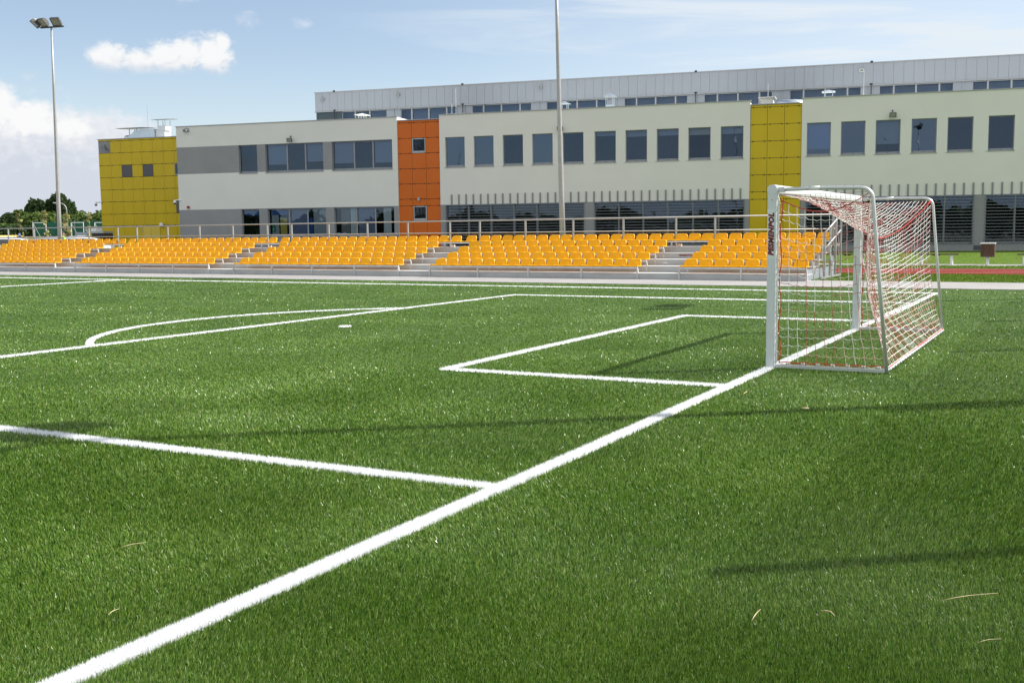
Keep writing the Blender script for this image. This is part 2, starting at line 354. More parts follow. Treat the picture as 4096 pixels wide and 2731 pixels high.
# ------------------------------------------------------------------ ground, pitch, paths
def sstep(a, b, x):
    t = np.clip((x-a)/(b-a), 0, 1); return t*t*(3-2*t)
def terrain(x, y): return -.08 + 1.75*sstep(57, 95, y)*sstep(58, 76, -x)
def make_ground():
    xs = np.unique(np.concatenate([np.linspace(-2500, -320, 12), np.linspace(-320, -40, 57), np.linspace(-40, 40, 9), np.linspace(40, 2500, 14)]))
    ys = np.unique(np.concatenate([np.linspace(-2500, -100, 10), np.linspace(-100, 40, 15), np.linspace(40, 320, 57), np.linspace(320, 3500, 14)]))
    mb = MB(); nx = len(xs)
    for y in ys:
        for x in xs: mb.v.append((x, y, float(terrain(x, y))))
    for j in range(len(ys)-1):
        for i in range(nx-1): a = j*nx+i; mb.f.append((a, a+1, a+nx+1, a+nx)); mb.mi.append(0)
    tag(mb.build('ground', 'dry_grass', smooth=True), kind='structure')
make_ground()
def sheet(name, x0, x1, y0, y1, z, m, skirt=.05):
    mb = MB(); mb.box((x0, y0, z-skirt), (x1, y1, z)); return tag(mb.build(name, m), kind='structure')
TX = 12.75
GA_W, GA_D, PA_W, PA_D, SPOT, ARC = 4.243, 3.493, 9.021, 9.629, 8.072, 4.126
HALF = -27.70; LW = .11; ARC_C, ARC_R = 6.78, 4.97; ARC = math.sqrt(ARC_R**2-(PA_D-ARC_C)**2)
PATH0, PATH1, STAND = 14.72, 18.25, 17.65
sheet('pitch', -58, 9, -30, PATH0, -.016, 'turf_base')
sheet('path', -60, 40, PATH0+.002, PATH1, 0, 'pavers')
sheet('lawn', -35.9, 40, PATH1+.002, 23.4, .012, 'lawn_base', .09); sheet('running_track', -35.9, 40, 23.402, 28.8, 0, 'track')
sheet('lawn', -35.9, 40, 28.802, 31.7, .012, 'lawn_base', .09); sheet('path', -20, 40, 31.702, 34.1, 0, 'pavers'); sheet('lawn', -20, 40, 34.102, 76, .004, 'lawn_base', .08)
sheet('car_park', -140, -36, 21.9, 56, .12, 'asphalt', .25)
mb = MB()
for i in range(5):
    y = 23.55+i*1.27; mb.box((-35.9, y-.025, .001), (40, y+.025, .004))
tag(mb.build('track_lines', 'track_line'), kind='structure')
# white markings: base strips in the carpet (the blades stand on them)
def line_list():
    L = [(-LW, 0, -30, TX), (-58, 0, TX-LW, TX), (HALF-LW/2, HALF+LW/2, -30, TX-LW)]
    L += [(-GA_D, -LW, -GA_W, -GA_W+LW), (-GA_D, -LW, GA_W-LW, GA_W), (-GA_D, -GA_D+LW, -GA_W+LW, GA_W-LW)]
    L += [(-PA_D, -LW, -PA_W, -PA_W+LW), (-PA_D, -LW, PA_W-LW, PA_W), (-PA_D, -PA_D+LW, -PA_W+LW, PA_W-LW)]
    return L
LINES = line_list()
mb = MB()
for x0, x1, y0, y1 in LINES: mb.face([(x0,y0,-.012),(x1,y0,-.012),(x1,y1,-.012),(x0,y1,-.012)])
a0 = math.asin(ARC/ARC_R); N = 40
for i in range(N):
    p = []
    for a, r in ((-a0+2*a0*i/N, ARC_R-LW), (-a0+2*a0*(i+1)/N, ARC_R-LW), (-a0+2*a0*(i+1)/N, ARC_R), (-a0+2*a0*i/N, ARC_R)):
        p.append((-ARC_C-r*math.cos(a), r*math.sin(a), -.0115))
    mb.face(p[::-1])
mb.face([(-SPOT+.11*math.cos(a), .11*math.sin(a), -.0115) for a in np.linspace(0, 2*math.pi, 20, endpoint=False)])
tag(mb.build('pitch_markings', 'line_base'), kind='structure')
def in_line(x, y):
    w = np.zeros(len(x), bool)
    for x0, x1, y0, y1 in LINES: w |= (x > x0) & (x < x1) & (y > y0) & (y < y1)
    rr = np.hypot(x+ARC_C, y)
    w |= (rr > ARC_R-LW) & (rr < ARC_R) & (x < -PA_D+.02); w |= np.hypot(x+SPOT, y) < .11
    return w
def vnoise(x, y, s, seed):
    """cheap smooth value noise"""
    g = np.random.default_rng(seed).random((256, 256)); xi = np.floor(x*s).astype(int); yi = np.floor(y*s).astype(int); fx = x*s-xi; fy = y*s-yi
    fx = fx*fx*(3-2*fx); fy = fy*fy*(3-2*fy); q = lambda a, b: g[a % 256, b % 256]
    return (q(xi,yi)*(1-fx)+q(xi+1,yi)*fx)*(1-fy) + (q(xi,yi+1)*(1-fx)+q(xi+1,yi+1)*fx)*fy
def blades(name, x, y, z, h, w, lean, mi, mats, tilt=.38):
    """one leaning triangle per blade"""
    n = len(x); a = rng.random(n)*2*math.pi; t = np.abs(rng.normal(0, tilt, n))
    la = rng.random(n)*2*math.pi
    tx = np.sin(t)*np.cos(la)+lean[0]; ty = np.sin(t)*np.sin(la)+lean[1]; tz = np.cos(t)
    nn = np.sqrt(tx*tx+ty*ty+tz*tz); tx, ty, tz = tx/nn*h, ty/nn*h, tz/nn*h
    v = np.empty((n, 3, 3), np.float32)
    v[:,0] = np.stack([x-np.cos(a)*w/2, y-np.sin(a)*w/2, z], 1); v[:,1] = np.stack([x+np.cos(a)*w/2, y+np.sin(a)*w/2, z], 1); v[:,2] = np.stack([x+tx, y+ty, z+tz], 1)
    return tag(arrays_mesh(name, v.reshape(-1, 3), np.arange(n*3).reshape(-1, 3), mi, mats), kind='stuff')
def make_turf(N=1250000):
    u = rng.random(N); rmin, rmax = 2.9, 56.0
    r = 1/(1/rmax + u*(1/rmin-1/rmax)); a = R(-28.4) + (rng.random(N)*2-1)*R(31)
    x = CAM.x + r*np.sin(a); y = CAM.y + r*np.cos(a)
    ok = (y < PATH0-.02) & (x < 8.8) & (x > -57); x, y, r = x[ok], y[ok], r[ok]; n = len(x)
    wl = in_line(x, y); x, y, r = x[~wl], y[~wl], r[~wl]; n = len(x); patch = vnoise(x, y, .9, 1)*.5+vnoise(x, y, 2.7, 2)*.3+vnoise(x, y, 7, 3)*.2
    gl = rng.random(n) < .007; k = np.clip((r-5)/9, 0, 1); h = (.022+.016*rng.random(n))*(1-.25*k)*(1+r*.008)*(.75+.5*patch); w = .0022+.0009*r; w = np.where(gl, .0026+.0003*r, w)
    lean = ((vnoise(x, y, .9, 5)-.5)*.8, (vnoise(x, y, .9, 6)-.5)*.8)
    uu = rng.random(n); kind = np.where(uu < .42, 0, np.where(uu < .63, 3, np.where(uu < .74+.22*k, 4, 2))); w = np.where(kind == 4, w*(1-.35*k), w); h = np.where(kind == 4, h*(1-.2*k), h)  # pale share grows with camera distance: grazing sheen put into the colour
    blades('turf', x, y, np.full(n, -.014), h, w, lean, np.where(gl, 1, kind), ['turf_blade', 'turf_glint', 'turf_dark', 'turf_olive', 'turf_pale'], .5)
    u = rng.random(5000000); r = 1/(1/rmax + u*(1/rmin-1/rmax)); a = R(-28.4) + (rng.random(len(u))*2-1)*R(31); x = CAM.x + r*np.sin(a); y = CAM.y + r*np.cos(a)
    ok = in_line(x, y); x, y, r = x[ok], y[ok], r[ok]; n = len(x); print('line blades', n)
    L, ns = [], 3600
    for x0, x1, y0, y1 in LINES:
        q = int((x1-x0)*(y1-y0)*ns); L.append(np.stack([x0+(x1-x0)*rng.random(q), y0+(y1-y0)*rng.random(q)], 1))
    q = int(2*a0*ARC_R*LW*ns); aa = (rng.random(q)*2-1)*a0; rr = ARC_R-LW*rng.random(q); L.append(np.stack([-ARC_C-rr*np.cos(aa), rr*np.sin(aa)], 1))
    q = int(math.pi*.11**2*ns); aa = rng.random(q)*6.283; rr = .11*np.sqrt(rng.random(q)); L.append(np.stack([-SPOT+rr*np.cos(aa), rr*np.sin(aa)], 1))
    P = np.concatenate(L); rr = np.hypot(P[:,0]-CAM.x, P[:,1]-CAM.y); P = P[rr > 7]; rr = rr[rr > 7]
    x = np.concatenate([x, P[:,0]]); y = np.concatenate([y, P[:,1]]); r = np.concatenate([r, rr]); n = len(x)
    h = (.026+.014*rng.random(n))*(1-.30*np.clip((r-9)/14, 0, 1)); w = .0026+.0006*r
    blades('line_turf', x, y, np.full(n, -.011), h, w, (0, 0), np.zeros(n, int), ['line_blade'], .5)
make_turf()
def make_lawn():
    xs, ys = [], []
    for x0, x1, y0, y1, n in ((-4.6, 9, 18.28, 23.38, 26000), (-9, 9, 28.83, 31.68, 9000), (-12, 9, 34.15, 60, 26000)):
        xs.append(rng.random(n)*(x1-x0)+x0); ys.append(rng.random(n)*(y1-y0)+y0)
    x = np.concatenate(xs); y = np.concatenate(ys); n = len(x)
    blades('lawn_grass', x, y, np.full(n, .002), (.03+.035*rng.random(n))*np.where(y > 34, .3, 1), .03+.02*rng.random(n), (0, 0), np.zeros(n, int), ['lawn_blade'], .5)
make_lawn()
# straw and a dry leaf lying on the turf
def straw(px0, py0, px1, py1, r, label, bend=.0):
    a = at_z(px0, py0, .03); b = at_z(px1, py1, .035); mid = (a+b)/2+Vector((bend, bend, .006))
    mb = MB().tube([a, (a+mid)/2+Vector((0, 0, .002)), mid, (mid+b)/2, b], [r*.5, r*.7, r*.7, r*.55, r*.3], 5); o = mb.build('straw', 'straw', smooth=True)
    tag(o, label, 'straw', 'dry straw on the turf')
T_ = 4096/2352
straw(2160*T_, 1379*T_, 2293*T_, 1361*T_, .0028, 'longest pale straw, lying in the dark turf near the camera')
straw(1727*T_, 1424*T_, 1747*T_, 1398*T_, .0035, 'short steep straw standing out of the foreground turf')
straw(1884*T_, 1402*T_, 1918*T_, 1414*T_, .004, 'thick stubby straw sloping down in the foreground turf', .01)
straw(2245*T_, 1476*T_, 2300*T_, 1466*T_, .0022, 'thin straw close to the bottom corner behind the goal line')
straw(275*T_, 1258*T_, 335*T_, 1245*T_, .0022, 'thin straw between penalty line and goal line')
straw(248*T_, 1412*T_, 274*T_, 1397*T_, .0025, 'short straw just inside the goal line in the foreground')
straw(488*T_, 1022*T_, 520*T_, 1022*T_, .003, 'straw lying just beyond the near penalty area line', .01)
straw(1707*T_, 905*T_, 1716*T_, 898*T_, .006, 'curled straw in front of the near goalpost', .01)
p = at_z(1850*T_, 937*T_, .03); mb = MB(); mb.sphere(p, .035, 8, 5, sc=(1, .7, .25)); tag(mb.build('dry_leaf', 'straw', smooth=True), 'pale curled dry leaf on turf beside the long mast shadow', 'leaf')

# ------------------------------------------------------------------ grandstand
BLOCKS = [('at the far stand end', -45.7, 16), ('below the yellow annex', -36.42, 16), ('below the orange panels', -27.07, 16), ('in front of the tall mast', -17.71, 16), ('beside the goal', -8.29, 8)]
ROWN = ['front row', 'second row', 'third row', 'fourth row', 'top row']
def grandstand():
    g = empty('grandstand', (-25, STAND, 0), label='grey stepped grandstand with orange seats between pitch and school', cat='grandstand')
    off = Vector((25, -STAND, 0)); X0, X1 = -47, -4.28
    def L(x, y, z): return (x+25, y-STAND, z)
    for k in range(5):
        y = STAND+.8*k; z0, z1 = (.0 if k == 0 else .2*k), .2*(k+1)-.03
        mb = MB(); mb.box(L(X0, y, z0), L(X1, y+.04, z1)); mb.build('riser', 'concrete_step', g)
        mb = MB(); mb.box(L(X0, y-.012, z1+.001), L(X1, y+.80, .2*(k+1))); mb.build('tread', 'tread', g)
        # bearer under the seats, with its posts
        segs = [(x, x+.5*n) for _, x, n in BLOCKS] if k < 4 else [(X0, X1)]
        for a, b in segs:
            mb = MB(); mb.box(L(a, y-.02, .2*k+.34), L(b, y+.03, .2*k+.395)); mb.build('seat_rail', 'galv_dull', g)
        for _, x, n in BLOCKS:
            for q in range(n//4+1):
                mb = MB(); xx = x+2*q; mb.box(L(xx-.025, y-.035 if k == 0 else y-.005, .2*k), L(xx+.025, y+.03, .2*k+.339)); mb.build('seat_support', 'galv_dull', g)
    # guard rail at the back
    for z, r in ((2.02, .026), (1.55, .022)):
        MB().tube([L(X0, 21.25, z), L(-4.2, 21.25, z)], r, 8).build('guard_rail', 'galv', g, smooth=True)
    for _, x, n in BLOCKS:
        for q in range(n//4+1): MB().bar(L(x+2*q+.02, 21.25, .85), L(x+2*q+.02, 21.25, 2.0), .06, .05).build('guard_post', 'galv', g)
    for _, x, n in BLOCKS:   # little white fixing plates behind the top row
        MB().box(L(x+n*.5+.1, 21.2, 1.0), L(x+n*.5+.25, 21.24, 1.09)).build('fixing_plate', 'white_metal', g)
    # stair side at the goal end
    for i, y in enumerate((18.85, 19.65, 20.45, 21.25)):
        MB().bar(L(-4.02, y, 0), L(-4.02, y, (1.44, 1.63, 1.83, 2.02)[i]), .06, .06).build('side_post', 'galv', g)
        MB().bar(L(-4.28, y, .2*(i+2)-.02), L(-4.02, y, .2*(i+2)-.02), .05, .04).build('side_bracket', 'galv', g)
    MB().bar(L(-4.02, 18.4, .06), L(-4.02, 21.3, .06), .05, .06).build('side_sole', 'galv', g)
    MB().box(L(-4.30, 17.7, 0), L(-4.285, 21.6, .34)).build('end_panel', 'hall_grey', g)
    MB().tube([L(-4.02, 18.85, 1.44), L(-4.02, 21.25, 2.02)], .03, 8).build('handrail', 'galv', g, smooth=True)
    MB().tube([L(-4.02, 18.85, .94), L(-4.02, 21.25, 1.52)], .026, 8).build('handrail', 'galv', g, smooth=True)
    MB().tube([L(-4.02, 21.25, 2.02), L(-4.2, 21.25, 2.02)], .026, 8).build('handrail', 'galv', g, smooth=True)
    # maker's lettering on a riser beside the last block, and a small plate
    mtx = Matrix(((1,0,0,-9.16+25), (0,0,-1,2.4-.002), (0,1,0,.682), (0,0,0,1)))
    lettering('lettering', 'PESMENPOL', .088, 'letter_red', g, mtx, bold=.0045, shear=.2, width=.50)
    MB().box(L(-9.42, STAND+1.599, .47), L(-9.27, STAND+1.597, .50)).build('plate', 'sign_white', g)
    return g
STANDOBJ = grandstand()
def make_seat():
    root = empty('stadium_seat')
    mb = MB(); W = .236; nx = 9
    prof = [(.012, 0), (0, .012), (.0, .036), (.018, .046), (.08, .042), (.18, .028), (.30, .026), (.365, .040)]
    for (y, z) in prof:
        for i in range(nx):
            u = i/(nx-1)*2-1; mb.v.append((u*W, y, z + (.012*abs(u)**4 if z > .02 else 0) - (.006*(1-u*u) if .02 < z else 0)))
    for j in range(len(prof)-1):
        for i in range(nx-1): a = j*nx+i; mb.f.append((a, a+1, a+nx+1, a+nx)); mb.mi.append(0)
    # side skirts
    for sx in (0, nx-1):
        idx = [j*nx+sx for j in range(2, len(prof))]; base = len(mb.v)
        for j in idx: x, y, z = mb.v[j]; mb.v.append((x*1.01, y, z-.03))
        for q in range(len(idx)-1): mb.f.append((idx[q], idx[q+1], base+q+1, base+q)); mb.mi.append(0)
    s = mb.build('seat', 'seat', root, smooth=True)
    so = s.modifiers.new('t', 'SOLIDIFY'); so.thickness = .007
    mb = MB(); H0, H1, rc = .028, .236, .07; nz = 10
    for j in range(nz):
        z = H0+(H1-H0)*(1-(1-j/(nz-1))**1.6); w = .215-.020*max(0, (z-.06)/.19)
        if z > H1-rc: w = (w-rc)+math.sqrt(max(0, rc*rc-(z-(H1-rc))**2))
        for i in range(nx):
            u = i/(nx-1)*2-1; mb.v.append((u*w, .355+.075*((z-H0)/(H1-H0))**1.2 - .035*u*u*(w/.21) + .03*(1-min(1, (z-H0)/.05))**2*-1, z))
    for j in range(nz-1):
        for i in range(nx-1): a = j*nx+i; mb.f.append((a, a+1, a+nx+1, a+nx)); mb.mi.append(0)
    border = [j*nx for j in range(nz)] + [(nz-1)*nx+i for i in range(1, nx)] + [j*nx+nx-1 for j in range(nz-2, -1, -1)]
    base = len(mb.v)
    for q in border: x, y, z = mb.v[q]; mb.v.append((x*1.045, y+.040, z+.005))
    for q in range(len(border)-1): mb.f.append((border[q], base+q, base+q+1, border[q+1])); mb.mi.append(0)
    b = mb.build('backrest', 'seat', root, smooth=True)
    so = b.modifiers.new('t', 'SOLIDIFY'); so.thickness = .006
    # bake the thickness so that copies share a finished mesh
    dg = bpy.context.evaluated_depsgraph_get()
    for o in (s, b):
        me = bpy.data.meshes.new_from_object(o.evaluated_get(dg)); o.modifiers.clear(); o.data = me; smooth_angle(o, 38)
    return root
ORD = 'first second third fourth fifth sixth seventh eighth ninth tenth eleventh twelfth thirteenth fourteenth fifteenth sixteenth'.split()
def seats():
    proto = make_seat(); spots = []
    for bi, (bn, x, n) in enumerate(BLOCKS):
        for k in range(5):
            for i in range(n): spots.append((x+.25+.5*i, k, f'orange seat, {ROWN[k]} {bn}, {ORD[i]} from left'))
        if bi < 4:
            xe = x+.5*n; nxt = BLOCKS[bi+1][1]
            for i in range(2 if nxt-xe < 1.4 else 3):
                spots.append((xe+(nxt-xe)*(i+.5)/(2 if nxt-xe < 1.4 else 3), 4, f'orange top row seat bridging the aisle, {ORD[i]} past those {bn}'))
    def seen(x, k):
        d = Vector((x, STAND+.8*k, .2*k+.5))-CAM; return PW/2+FPX*d.dot(RIGHT)/d.dot(FWD) > -30
    spots = [s for s in spots if seen(s[0], s[1])]
    spots.sort(key=lambda s: (s[0]-CAM.x)**2+(STAND+.8*s[1]-CAM.y)**2)
    far = MB()
    src = [(ch.data, ch.matrix_local.copy()) for ch in proto.children]
    for i, (x, k, lab) in enumerate(spots):
        if i < 298:
            o = proto if i == 0 else copy_tree(proto)
            o.location = (x, STAND+.8*k, .2*k+.4); o.rotation_euler = (R(random.uniform(-.6, .6)), 0, R(random.uniform(-1, 1)))
            tag(o, lab, 'seat', 'orange seats of the grandstand')
        else:
            for me, _ in src:
                b = len(far.v); far.v += [(v.co.x+x, v.co.y+STAND+.8*k, v.co.z+.2*k+.4) for v in me.vertices]
                far.f += [tuple(b+q for q in p.vertices) for p in me.polygons]; far.mi += [0]*len(me.polygons)
    if far.v: tag(far.build('stadium_seats', 'seat', smooth=True), 'rest of the orange seats at the far end of the stand', 'seats', kind='stuff')
    print('seats', len(spots))
seats()

# ------------------------------------------------------------------ football goal
def goal():
    g = empty('football_goal', (0, 0, 0), label='white football goal with sagging red and white net on the goal line', cat='goal')
    def rounded(w, d, r, n=5):
        p = []
        for cx, cy, a0 in ((w/2-r, d/2-r, 0), (-w/2+r, d/2-r, 90), (-w/2+r, -d/2+r, 180), (w/2-r, -d/2+r, 270)):
            for i in range(n+1): a = R(a0+90*i/n); p.append((cx+r*math.cos(a), cy+r*math.sin(a)))
        return p
    YP = 2.55
    for s in (-1, 1):
        pr = rounded(.11, .10, .03); mb = MB(); n = len(pr)
        for z in (-.02, 2.015): mb.v += [(-.055+x, s*YP+y, z) for x, y in pr]
        for k in range(n): mb.f.append((k, (k+1) % n, n+(k+1) % n, n+k)); mb.mi.append(0)
        mb.f.append(tuple(n+k for k in range(n))); mb.mi.append(0)
        o = mb.build('goalpost', 'alu_white', g); smooth_angle(o, 50)
        po = o
        if s < 0: near = o
        # net rail and clips along the back of the post
        mb = MB(); mb.box((.001, s*YP-.012, .05), (.012, s*YP+.012, 1.93))
        for i in range(9): mb.sphere((.022, s*YP-.002, .18+.21*i), .011, 6, 4)
        mb.build('net_rail', 'white_metal', o)
    # crossbar: domed top, flat underside
    pr = [(.0545*math.cos(a)*(1+.10*math.sin(2*a)**2), .059+.059*math.sin(a)) for a in np.linspace(0, 2*math.pi, 28, endpoint=False)]
    mb = MB(); n = len(pr)
    for y in (-YP-.053, YP+.053): mb.v += [(-.055+x, y, 1.955+z) for x, z in pr]
    for k in range(n): mb.f.append((k, n+k, n+(k+1) % n, (k+1) % n)); mb.mi.append(0)
    mb.f.append(tuple(range(n))); mb.mi.append(0); mb.f.append(tuple(n+k for k in reversed(range(n)))); mb.mi.append(0)
    o = mb.build('crossbar', 'alu_white', g); smooth_angle(o, 50)
    MB().tube([(-.055, -YP-.052, 1.90), (-.055, -YP-.0545, 1.90)], .008, 8).build('screw', 'galv', near)
    # stays and ground frame
    for s in (-1, 1):
        pts = [(.02, s*YP, 2.015), (.50, s*YP, 2.02), (.88, s*YP, 2.012)]
        for i in range(8):
            a = R(90-78*i/7); pts.append((.90+.13*math.cos(a), s*YP, 1.882+.13*math.sin(a)))
        pts += [(1.10, s*YP, 1.15), (1.215, s*YP, 0.0)]
        st = MB().tube(pts, .021, 10).build('stay', 'tube', g, smooth=True)
        MB().box((-.001, s*YP-.026, 1.985), (.075, s*YP+.026, 2.042)).build('bracket', 'galv_dull', st)
        MB().tube([(.36, s*YP, 2.019), (.46, s*YP, 2.020)], .025, 10).build('sleeve', 'white_metal', st, smooth=True)
        mb = MB(); mb.box((.0, s*YP-.02, .0), (1.20, s*YP+.02, .035))
        for i in range(7): mb.sphere((.13+.165*i, s*YP-.004, .055), .012, 6, 4); mb.sphere((.155+.165*i, s*YP-.004, .055), .012, 6, 4)
        mb.build('ground_bar', 'tube', g)
    mb = MB(); mb.tube([(1.215, -YP, .025), (1.215, YP, .025)], .024, 10)
    for i in range(28): mb.sphere((1.24, -2.45+i*.1815, .028), .012, 5, 4)
    mb.build('ground_bar', 'tube', g, smooth=True)
    # sticker with lettering, read upwards on the camera side of the near post
    st = MB().box((-.104, -YP-.0504, 1.24), (-.012, -YP-.0502, 1.80)).build('sticker', 'sticker', near)
    mtx = Matrix(((0,-1,0,-.034), (0,0,-1,-YP-.0515), (1,0,0,1.276), (0,0,0,1)))
    lettering('lettering', 'PESMENPOL', .080, 'letter_red', st, mtx, bold=.003, shear=.22, depth=.0006, outline=.0025, width=.483)
    MB().box((-.022, -YP-.0512, 1.28), (-.020, -YP-.0508, 1.77)).build('sticker_edge', 'dark_grey', st)
    # ---- net
    def zb(y): q = 1-(y/2.5)**2; return 1.97-.53*max(q, 0)**.9
    def xb(y): q = 1-(y/2.5)**2; return 1.0-.30*max(q, 0)
    def top(u, v):      # u along the bar, v from bar to rope
        y = -2.5+5*u; x = .02+(xb(y)-.02)*v; z = 1.95+(zb(y)-1.95)*v - .06*math.sin(math.pi*v)*max(0, 1-(y/2.5)**2)
        return Vector((x, y, z))
    def back(u, w):
        y = -2.5+5*u; e = abs(2*u-1)**6; x = xb(y)+(1.205-xb(y))*(.10*w+.90*w**3.2); z = zb(y)+(.05-zb(y))*w
        x -= .05*math.sin(math.pi*w)*(1-e); y += .03*math.sin(9*u+3*w)*math.sin(math.pi*w)
        return Vector((x, y*(1-.03*math.sin(math.pi*w)*e), z))
    def side(s, u, w):  # u from post to back edge
        p0 = Vector((.03, s*2.53, 1.90+( .05-1.90)*w)); p1 = back(0 if s < 0 else 1, w)
        p = p0.lerp(p1, u); p.z -= .17*math.sin(math.pi*u)*(1-w)**1.3; p.y -= s*.07*math.sin(math.pi*u)*math.sin(math.pi*min(1, w*1.05)); return p
    mb = MB()
    def hue(a, b, hz):
        q = (a*73856093 ^ b*19349663) % 100; return (1 if q < 10 else 2 if q < 38 else 0) if hz else (1 if q < 34 else 2 if q < 55 else 0)
    def lattice(fn, nu, nv, off, sag=0, vr=False):
        P = [[fn(i/nu, j/nv) for j in range(nv+1)] for i in range(nu+1)]
        for i in range(nu+1):
            for j in range(nv+1):
                jig = Vector((random.uniform(-.006, .006), random.uniform(-.008, .008), random.uniform(-.008, .008))) if 0 < i < nu and 0 < j < nv else Vector()
                P[i][j] = P[i][j]+jig
        for i in range(nu+1):
            for j in range(nv+1):
                if j < nv: mb.tube([P[i][j], P[i][j+1]], .0033 if vr else .0026, 4, hue(i+off, j//6, False), False)
                if i < nu:
                    a, b = P[i][j], P[i+1][j]; m_ = (a+b)/2; m_.z -= sag
                    mb.tube([a, m_, b] if sag else [a, b], .0034, 4, hue(j+off, (i+3*j)//9, True), False)
    lattice(top, 60, 18, 0); lattice(back, 44, 26, 4, .004, True)
    lattice(lambda u, w: side(-1, u, w), 11, 18, 0, .016, True); lattice(lambda u, w: side(1, u, w), 11, 18, 3, .016, True)
    net = mb.build('net', ['net_white', 'net_red', 'net_pink'], g)
    mb = MB()
    def rope(fn, n, r): mb.tube([fn(i/n) for i in range(n+1)], r, 5)
    rope(lambda t: back(t, 0), 40, .006); rope(lambda t: side(-1, t, 0), 16, .005); rope(lambda t: side(1, t, 0), 16, .005)
    for s in (-1, 1):
        rope(lambda t: Vector((.035+.012*math.sin(22*t), s*2.535, 1.92-1.86*t)), 24, .0055)
        rope(lambda t: Vector((.03+1.16*t, s*2.535, .055+.012*abs(math.sin(19*t)))), 40, .006)
        rope(lambda t: Vector((1.0-.02*t, s*(2.50+.05*t), 1.965+.02*t)), 3, .009)
    rope(lambda t: Vector((1.232, -2.5+5*t, .05+.01*abs(math.sin(60*t)))), 120, .005)
    mb.build('border_rope', 'rope_red', net, smooth=True)
goal()

# ------------------------------------------------------------------ floodlight masts
def floodlight(mb_list=None): pass
def mast(base, top, r0, r1, face, label, arm=None, tilt=48, heads=3, name='floodlight_mast'):
    """face: horizontal unit vector the lamps shine along"""
    base, top = Vector(base), Vector(top); OFF = (-.66, -.26, .42)
    g = empty(name, base, 0, label, 'floodlight mast', 'floodlight masts'); H = top-base
    MB().tube([H*t for t in (0, .25, .5, .75, 1)], [r0+(r1-r0)*t for t in (0, .25, .5, .75, 1)], 14).build('pole', 'galv', g, smooth=True)
    f = Vector(face).normalized(); a = Vector((-f.y, f.x, 0)) if arm is None else Vector(arm).normalized()
    MB().bar(H-a*.62+Vector((0,0,.05)), H+a*.72+Vector((0,0,.05)), .07, .07).build('crossarm', 'dark_grey', g)
    for i in range(heads):
        c = H + a*OFF[i] + Vector((0,0,.08)); sp = R((-38, -14, 8)[i])
        ff = (f*math.cos(sp)+a*math.sin(sp)).normalized(); aa = Vector((-ff.y, ff.x, 0))
        d = ff*math.cos(R(tilt))-Vector((0,0,1))*math.sin(R(tilt)); u = aa.cross(d).normalized()
        if u.z < 0: u = -u
        mb = MB(); w, h = .235, .25; cc = c+u*.27+d*.02
        def q(x, y, z): return tuple(cc+aa*x+u*y+d*z)
        F = [q(-w,-h,.06), q(w,-h,.06), q(w,h,.06), q(-w,h,.06)]; B = [q(-w*.9,-h*.75,-.10), q(w*.9,-h*.75,-.10), q(w*.9,h*.95,-.06), q(-w*.9,h*.95,-.06)]
        K = [q(-w*.6,-h*.4,-.22), q(w*.6,-h*.4,-.22), q(w*.6,h*.5,-.20), q(-w*.6,h*.5,-.20)]
        for A, Bb in ((F, B), (B, K)):
            for k in range(4): mb.face([A[k], A[(k+1) % 4], Bb[(k+1) % 4], Bb[k]])
        mb.face(K); I = [q(-w*.82,-h*.62,.055), q(w*.82,-h*.62,.055), q(w*.82,h*.9,.055), q(-w*.82,h*.9,.055)]
        for k in range(4): mb.face([F[k], I[k], I[(k+1) % 4], F[(k+1) % 4]])
        hd = mb.build('lamp_head', 'dark_grey', g)
        mb = MB(); mb.face([q(-w*.82,-h*.62,.05), q(w*.82,-h*.62,.05), q(w*.82,h*.9,.05), q(-w*.82,h*.9,.05)]); mb.build('lens', 'lamp_glass', hd)
        MB().bar(c, c+u*.1, .05, .12).build('bracket', 'dark_grey', hd)
    return g
mast((-43.39, 22.5, 0), (-43.14, 22.5, 12.0), .118, .045, (.25, -1, 0), 'tall galvanised floodlight mast with three lamps rising behind the far seats')
mast((-14.70, 22.5, 0), (-14.96, 22.5, 12.0), .122, .05, (0, -1, 0), 'tall galvanised mast cutting across the middle white wall')
mast((5.75, -1.5, 0), (5.75, -1.5, 12.05), .13, .055, (-1, -.1, 0), 'floodlight mast behind the goal line that throws the long shadow')
mast((5.55, 14.05, 0), (5.55, 14.05, 12.05), .12, .05, (-1, -.1, 0), 'floodlight mast behind the far corner of the pitch')
def ball_stop():
    g = empty('ball_stop_fence', (6.46, -6, 0), label='tall ball stop netting on steel posts behind the goal', cat='fence'); H = 6.0
    ys = [-9.97+3.86+4.95*k for k in range(-1, 5)]
    for y in ys: MB().tube([(0, y+6, 0), (0, y+6, H)], .062, 10).build('post', 'galv', g, smooth=True)
    mb = MB(); a, b = ys[0]+6, ys[-1]+6
    for i in range(int((b-a)/.12)+1): y = a+.12*i; mb.tube([(0, y, .1), (0, y, H)], .0058, 3, 0, False)
    for i in range(int((H-.1)/.12)+1): z = .1+.12*i; mb.tube([(0, a, z), (0, b, z)], .0058, 3, 0, False)
    mb.build('netting', 'screen_green', g)
ball_stop()

